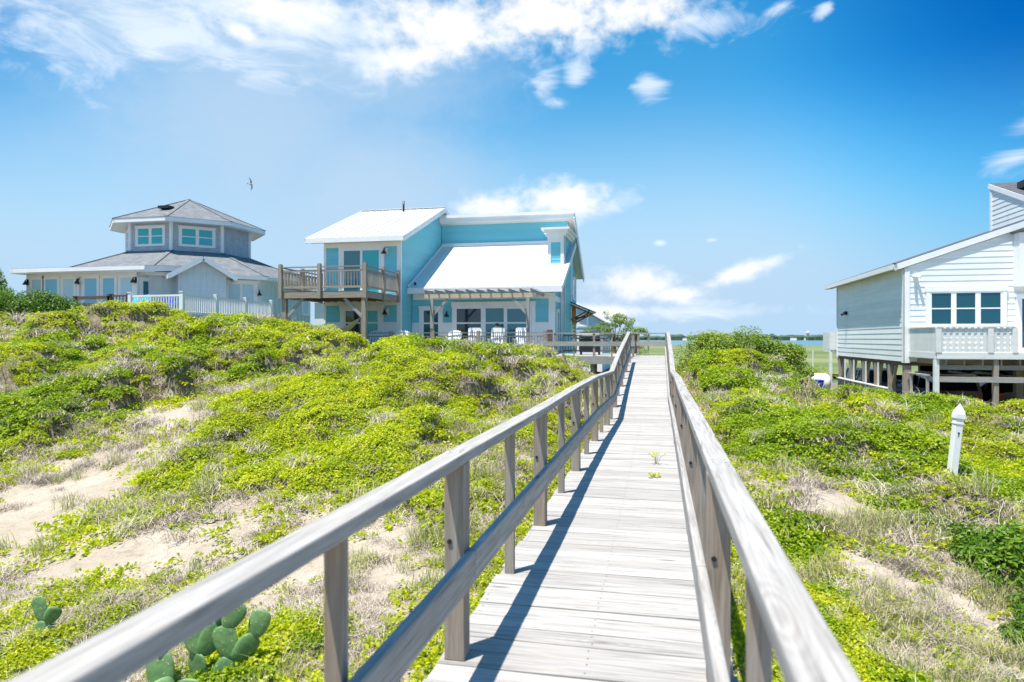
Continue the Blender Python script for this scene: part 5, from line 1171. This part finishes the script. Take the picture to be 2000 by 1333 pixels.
def bin_(x, y, mat, label):
    z = gz(x, y)+.05; t = thing('wheelie_bin', (x, y, z), label, 'bin', 'bins beside the pile house'); mb = MB()
    mb.hexa([(x+sx*.25, y+sy*.27, z+.06) for sx, sy in ((-1, -1), (1, -1), (1, 1), (-1, 1))]+[(x+sx*.32, y+sy*.36, z+.98) for sx, sy in ((-1, -1), (1, -1), (1, 1), (-1, 1))]); mb.build('body', M[mat], t, bevel=.03)
    mb = MB(); mb.box(x-.34, x+.34, y-.40, y+.36, z+.98, z+1.04); mb.tube([(x-.3, y+.42, z+1.0), (x+.3, y+.42, z+1.0)], .025, 8); mb.build('lid', M[mat], t, bevel=.02)
    for s in (-1, 1): mb = MB(); mb.tube([(x+s*.22, y+.30, z+.1), (x+s*.28, y+.30, z+.1)], .10, 14); mb.build('wheel', M['tyre'], t)
bin_(8.25, 39.4, 'bluebin', 'bright blue wheeled bin beside the pile house'); bin_(7.5, 39.9, 'blackpaint', 'black wheeled bin left of the blue one')
def tank():
    x, y = 8.7, 41.0; z = gz(x, y); t = thing('storage_tank', (x, y, z), 'white rounded tank with a thin pole behind the blue bin', 'tank'); mb = MB(); n = 10
    prof = [(.01, -.62), (.30, -.6), (.48, -.5), (.55, -.35), (.55, .35), (.48, .5), (.30, .6), (.01, .62)]; i = 0
    mb.tube([(x+b, y, z+.85) for a, b in prof], [a for a, b in prof], 18); mb.build('body', M['whiteplastic'], t, smooth=True)
    for s in (-.3, .3): part('foot', M['concrete'], t, (x+s-.1, x+s+.1, y-.4, y+.4, z-.3, z+.42))
    mb = MB(); mb.tube([(x-.3, y-.1, z+1.5), (x-.3, y-.1, z+2.7)], .03, 8); mb.build('pole', M['whiteplastic'], t)
tank()

# ------------------------------------------------------------------ small things near the walk
def sign_post():
    x, y = 3.36, 9.0; z = gz(x, y)+.03; t = local(thing('marker_post', (x, y, z), 'white square marker post with a pointed cap leaning in the vines', 'post')); w = .043
    mb = MB(); mb.box(-w, w, -w, w, -.4, .86); mb.build('shaft', M['whiteplastic'], t, bevel=.006)
    mb = MB(); mb.box(-w-.006, w+.006, -w-.006, w+.006, .80, .815); mb.box(-w-.009, w+.009, -w-.009, w+.009, .862, .905)
    b = [(-w-.007, -w-.007, .906), (w+.007, -w-.007, .906), (w+.007, w+.007, .906), (-w-.007, w+.007, .906)]; ap = (0, 0, 1.03); sh = [(q[0]*.9, q[1]*.9, .94) for q in b]
    for k in range(4): q = (k+1) % 4; mb.face([b[k], b[q], sh[q], sh[k]]); mb.face([sh[k], sh[q], ap])
    mb.build('cap', M['whiteplastic'], t); mb = MB(); mb.tube([(0, -w-.001, .70), (0, -w-.004, .70)], .012, 8); mb.beam((0, -w-.002, .66), (0, -w-.002, .70), .008, .003); mb.build('mark', M['dark'], t)
    t.rotation_euler = (0, R(6.2), R(8)); t.scale = (1, 1, 1.06)
sign_post()
def pad(c, up, face, L, Wd, th=.016):
    """one flat cactus pad, egg-shaped: base point, growth direction, facing"""
    u = Vector(up).normalized(); f = Vector(face); f = (f-u*f.dot(u)).normalized(); s = u.cross(f); V = []; F = []; n, m = 12, 16
    for k in range(n+1):
        a = math.pi*k/n; h = (1-math.cos(a))/2*L; r = math.sin(a)**.62*Wd/2*(.80+.34*(h/L))
        for j in range(m):
            b = 2*math.pi*j/m; V.append(Vector(c)+u*h+s*r*math.cos(b)+f*(th*math.sin(a)**.5*math.sin(b)))
    for k in range(n):
        for j in range(m): q = (j+1) % m; F.append((k*m+j, k*m+q, (k+1)*m+q, (k+1)*m+j))
    return V, F
def cactus(x, y, pads, label, sc_=1.):
    z = gz(x, y); t = thing('prickly_pear', (x, y, z), label, 'cactus', 'prickly pear cacti in the dune'); tops = {}
    for k, (par, ox, oy, oz, tilt, turn, L, Wd) in enumerate(pads):
        b = Vector((x, y, z)) if par is None else tops[par]; b = b+Vector((ox, oy, oz))*sc_
        up = Vector((math.sin(R(tilt)), .25*math.sin(R(turn*2)), math.cos(R(tilt)))); fc = Vector((math.sin(R(turn)), -math.cos(R(turn)), .15))
        V, F = pad(b, up, fc, L*sc_, Wd*sc_); tops[k] = b+up.normalized()*L*.93*sc_
        mb = MB(); mb.v = [tuple(v) for v in V]; mb.f = F; mb.uv = [(0, 0)]*(len(F)*4); p = mb.build('pad', M['cactus'], t, smooth=True)
    return t
cactus(-2.72, 3.66, [(None, -.22, -.12, -.06, -14, 15, .30, .20), (0, 0, 0, 0, -24, 30, .22, .16), (0, .02, 0, 0, 10, 60, .22, .13), (None, -.05, .02, -.05, 5, -15, .28, .20), (3, 0, 0, 0, -12, 10, .24, .19), (3, .03, 0, 0, 28, 35, .25, .17), (4, .0, 0, 0, 14, -10, .22, .17),
                      (None, .16, -.04, -.05, 16, 20, .27, .19), (7, 0, 0, 0, -16, 0, .25, .20), (7, .03, 0, 0, 38, 40, .22, .15), (8, .02, 0, 0, 32, 10, .22, .16), (9, 0, 0, 0, 18, 15, .20, .15), (None, .05, -.22, -.08, 2, 10, .22, .18), (None, -.12, -.2, -.08, -30, 50, .20, .16), (5, 0, 0, 0, 12, 55, .2, .12)],
       'large green prickly pear cactus below the near left handrail', .85)
cactus(-4.95, 4.62, [(None, 0, 0, -.03, 12, 20, .20, .15), (0, -.02, 0, 0, -18, 5, .22, .13), (0, .02, 0, 0, 25, 50, .14, .12), (None, .22, -.1, -.08, 30, 20, .18, .15)], 'small prickly pear with an upright pale pad at the lower left')
cactus(-9.75, 8.0, [(None, 0, 0, -.03, 10, 10, .24, .2), (0, 0, 0, 0, -8, 30, .22, .18), (None, .1, .0, -.05, 25, 0, .2, .17)], 'prickly pear pads at the left edge of the sandy slope')
def driftwood():
    t = thing('driftwood', (-11.5, 21, gz(-11.5, 21)), 'bleached bare branch lying on the dune crest below the balcony', 'driftwood'); P = []
    for k in range(9): u = k/8; x, y = -11.6+1.9*u, 21.0-.9*u; P.append((x, y, float(ground(np.array([x]), np.array([y]))[0])+.34-.12*u+.04*math.sin(7*u)))
    mb = MB(); mb.tube(P, [.05-.035*abs(k/8-.35) for k in range(9)], 8); mb.build('branch', M['rail'], t, smooth=True)
    for k, (dx, dy, dz) in ((2, (.2, -.3, .25)), (5, (.3, .1, .22)), (6, (-.1, -.3, .2))): mb = MB(); p = Vector(P[k]); mb.tube([p, p+Vector((dx, dy, dz))*.6, p+Vector((dx*1.2, dy, dz*1.3))], [.022, .014, .006], 6); mb.build('twig', M['rail'], t, smooth=True)
driftwood()
def dead_bush(x, y, label, h, n, rad=.011):
    z = float(ground(np.array([x]), np.array([y]))[0]); t = thing('dead_shrub', (x, y, z), label, 'shrub'); mb = MB(); r = random.Random(5)
    for k in range(n):
        a = r.random()*6.28; l = h*r.uniform(.6, 1.1); p = Vector((x, y, z-.05)); d = Vector((math.cos(a)*.7, math.sin(a)*.7, .9)).normalized(); P = [p]
        for q in range(4): d = (d+Vector((r.uniform(-.4, .4), r.uniform(-.4, .4), r.uniform(-.25, .25)))).normalized(); P.append(P[-1]+d*l/4)
        mb.tube(P, [rad*1.5, rad*1.2, rad, rad*.7, rad*.3], 5)
        for q in (2, 3): e = (d+Vector((r.uniform(-1, 1), r.uniform(-1, 1), r.uniform(-.3, .6)))).normalized(); mb.tube([P[q], P[q]+e*l*.3], [rad*.8, rad*.3], 4)
    mb.build('twig', plain('bleached_twig', (.42, .40, .40), .9, .2, 6.), t); return t
dead_bush(-8.9, 19.6, 'grey bare dead shrub on the dune crest in front of the balcony post', .75, 26, .013)
def sprig_(x, y, label, n, h):
    z = deck_z(y); t = thing('weed', (x, y, z), label, 'weed', 'weeds growing through the boards'); C, N = [], []
    mb = MB()
    for k in range(n):
        a = random.random()*6.28; d = random.uniform(.02, .11); p = Vector((x+d*math.cos(a), y+d*math.sin(a), z+h*random.uniform(.3, 1))); mb.tube([(x, y, z-.06), (x+d*.4*math.cos(a), y+d*.4*math.sin(a), z+h*.5), p], .003, 4); C.append(p); N.append((random.uniform(-.5, .5), -.5, .7))
    mb.build('stem', M['grass'], t); V, T = leaf_quads(np.array([list(c) for c in C]), np.array(N), rng.uniform(.035, .06, n), .6); np_mesh('leaf', V-np.array(LOC[t.name]), T, M['vine'], t, smooth=False)
sprig_(-.03, 7.9, 'small green weed growing upright between the deck boards', 9, .16); sprig_(-.07, 7.1, 'low weed runner nearer on the deck boards', 10, .05)
def bottle():
    x, y = 1.12, 15.4; z = float(ground(np.array([x]), np.array([y]))[0])+.12; t = thing('plastic_bottle', (x, y, z), 'turquoise plastic bottle caught in the vines right of the boardwalk', 'bottle')
    mb = MB(); mb.lathe((x, y, z-.1), [(.06, 0), (.075, .03), (.075, .2), (.03, .27), (.03, .3)], 14); mb.build('body', M['turq'], t, smooth=True); mb = MB(); mb.lathe((x, y, z+.2), [(.035, 0), (.035, .035)], 12); mb.build('cap', M['white'], t)
bottle()
def gull():
    # flies beyond the dune, banking
    t = local(thing('gull', (-29.3, 44.8, 12.7), 'grey gull banking in flight above the grey house', 'bird')); mb = MB()
    mb.tube([(-.22, 0, 0), (-.15, 0, .01), (0, 0, .0), (.14, 0, .0), (.20, 0, .02), (.25, 0, .02), (.30, 0, .01)], [.01, .045, .065, .045, .035, .03, .006], 10); mb.build('body', M['feather'], t, smooth=True)
    for s in (-1, 1):
        mb = MB(); top = [(.10, 0, .03), (.13, s*.22, .12), (.02, s*.48, .10), (-.12, s*.62, .04)]; bot = [(-.10, 0, .03), (-.06, s*.22, .12), (-.08, s*.46, .10), (-.13, s*.62, .035)]
        for k in range(3):
            A, B, C_, D = [Vector(p) for p in (top[k], top[k+1], bot[k+1], bot[k])]; mb.prism([A, B, C_, D], (0, 0, .006), (0, 0, -.006))
        mb.build('wing', M['feather'], t)
    mb = MB(); mb.prism([Vector(p) for p in ((-.2, -.02, .0), (-.2, .02, .0), (-.33, .06, .0), (-.33, -.06, .0))], (0, 0, .004), (0, 0, -.004)); mb.build('tail', M['feather'], t)
    t.rotation_euler = (R(-58), R(15), R(-5)); t.scale = (.85, .85, .85)
gull()

# ------------------------------------------------------------------ shrubs and trees with a shape of their own
M['bushleaf'] = leafmat('bush_leaf', [(.22, (.06, .12, .012)), (.45, (.15, .24, .016)), (.62, (.25, .34, .03)), (.82, (.40, .43, .07))], .3, None, scale=1.6)
shrub('coastal_shrub', 1.95, 28.2, 'rounded green shrub on the skyline just right of the boardwalk end', 'shrub', 1.35, 1.1, 3.45, 'bushleaf', 60, 260, .085, lobe=.5, group='shrubs on the right skyline')
shrub('coastal_shrub', 3.4, 28.6, 'broad brownish green shrub between the other two on the right skyline', 'shrub', 1.5, 1.1, 3.5, 'bushleaf', 64, 260, .085, lobe=.5, group='shrubs on the right skyline')
shrub('coastal_shrub', 4.75, 28.8, 'lower shrub at the right end of the skyline group', 'shrub', 1.15, 1.0, 3.35, 'bushleaf', 56, 260, .085, lobe=.5, group='shrubs on the right skyline')
shrub('coastal_shrub', 8.2, 43.5, 'dark shrub beside the white porch post of the pile house', 'shrub', 1.6, 1.2, 1.9, 'vinedark', 24, 160, .10)
shrub('coastal_shrub', 6.8, 46, 'green shrub behind the bins left of the pile house', 'shrub', 1.8, 1.2, 1.5, 'bushleaf', 24, 160, .10)
shrub('juniper', -26.6, 24.3, 'dark green juniper spreading over the dune at the far left', 'shrub', 2.6, 1.2, 1.75, 'vinedark', 50, 260, .10, z0=2.0, lobe=.34, group='junipers at the left edge')
shrub('juniper', -33.6, 28.2, 'tall dark juniper behind the spreading one by the sun room end', 'shrub', 1.7, 1.2, 4.3, 'vinedark', 44, 240, .10, z0=1.9, group='junipers at the left edge', gap=.3)
shrub('vine_mound', 3.32, 7.15, 'dark leafy mound at the right edge beside the marker post', 'shrub', .62, .9, .55, 'vinedark', 30, 230, .055, group='dark leafy mounds on the right'); shrub('vine_mound', 3.05, 5.9, 'dark leafy mound in the lower right corner', 'shrub', .5, .7, .42, 'vinedark', 26, 230, .05, group='dark leafy mounds on the right')
def oak(x, y, z0, label):
    t = thing('coastal_tree', (x, y, z0), label, 'tree'); L = []; mb = MB(); base = Vector((x-.1, y, z0-.2)); fork = Vector((x, y, z0+2.2)); mb.tube([base, base.lerp(fork, .5)+Vector((.1, 0, 0)), fork], [.16, .13, .10], 10)
    for dx, dz, w in ((-1.5, 3.15, .45), (-.9, 3.55, .5), (-.2, 3.85, .55), (.5, 3.75, .5), (1.1, 3.55, .5), (1.6, 3.35, .4), (-1.75, 2.75, .4), (-.5, 3.2, .4), (.9, 3.05, .4), (1.3, 2.1, .5), (1.75, 1.7, .4), (1.0, 1.8, .5), (.15, 4.05, .35)):
        c = Vector((x+dx, y+random.uniform(-.7, .7), z0+dz)); L.append((tuple(c), (w, w, w*.42))); mb.tube([fork, fork.lerp(c, .5)+Vector((random.uniform(-.1, .1), 0, -.1)), c], [.06, .035, .012], 6)
    mb.build('trunk', M['bark'], t, smooth=True); 
    L2 = []
    for c, r in L:
        for q in range(9): L2.append(((c[0]+random.gauss(0, .30), c[1]+random.gauss(0, .4), c[2]-.12+random.gauss(0, .20)), (.30, .30, .18)))
    V, T = leaf_cloud(L2, 60, .09, shell=.1); np_mesh('crown', V-np.array(LOC[t.name]), T, M['bushleaf'], t, smooth=False)
oak(-2.9, 45.4, -1.2, 'sparse wind shaped tree behind the walkway railing right of the teal house')

# ------------------------------------------------------------------ far shore
def far_house(x, w, h, label, y=1470):
    t = thing('distant_house', (x, y, -1.9), label, 'house', 'tiny houses on the far shore'); mb = MB(); mb.box(x-w, x+w, y, y+8, -1.9, h); mb.build('wall', M['white'], t); mb = MB(); mb.prism([Vector(p) for p in ((x-w-.5, y-.3, h), (x+w+.5, y-.3, h), (x, y-.3, h+2.5))], (0, 0, 0), (0, 8.6, 0)); mb.build('roof', M['greyroof'], t)
for i, (x, w, h, lab) in enumerate(((262, 9, 3.2, 'tiny white house on the far shore, leftmost of those by the pile house'), (292, 6, 2.6, 'small tiny white house left of the water tower'), (330, 10, 3.6, 'tiny wide white house right of the water tower'), (20, 9, 3.0, 'tiny white house on the far shore behind the boardwalk end'), (50, 6, 2.5, 'tiny narrow white house right of the boardwalk end'))): far_house(x, w, h, lab)
def water_tower():
    x, y = 310, 1560; t = thing('water_tower', (x, y, -2), 'tiny water tower standing above the far tree line', 'tower'); mb = MB(); mb.tube([(x, y, -2), (x, y, 14)], 1.1, 10)
    for a in range(4): c, s_ = math.cos(a*1.571+.78), math.sin(a*1.571+.78); mb.tube([(x+4*c, y+4*s_, -2), (x+3*c, y+3*s_, 13)], .5, 6)
    mb.build('leg', M['concrete'], t); mb = MB(); mb.lathe((x, y, 12), [(.5, 0), (3.5, 1), (4.2, 2.5), (3.5, 4.2), (.5, 5)], 16); mb.build('tank', M['greyblue'], t, smooth=True)
water_tower()

r_ = random.Random(3)
for i, (x, y, w, h, lab) in enumerate(((2.2, 52, 1.8, 1.5, 'low shrub in the marsh edge just right of the boardwalk end'), (5.4, 56, 2.2, 1.9, 'wide low shrub at the marsh edge behind the skyline shrubs'), (-.6, 49, 1.2, 1.0, 'small round shrub seen through the rails at the boardwalk end'),
                                       (11.2, 58, 2.4, 2.0, 'wide shrub at the marsh edge left of the pile house'), (9.4, 50, 1.6, 1.3, 'round low shrub behind the tank'))):
    shrub('marsh_shrub', x, y, lab, 'shrub', w, 1.3, h, 'bushleaf', 18, 150, .12, group='shrubs along the marsh edge')
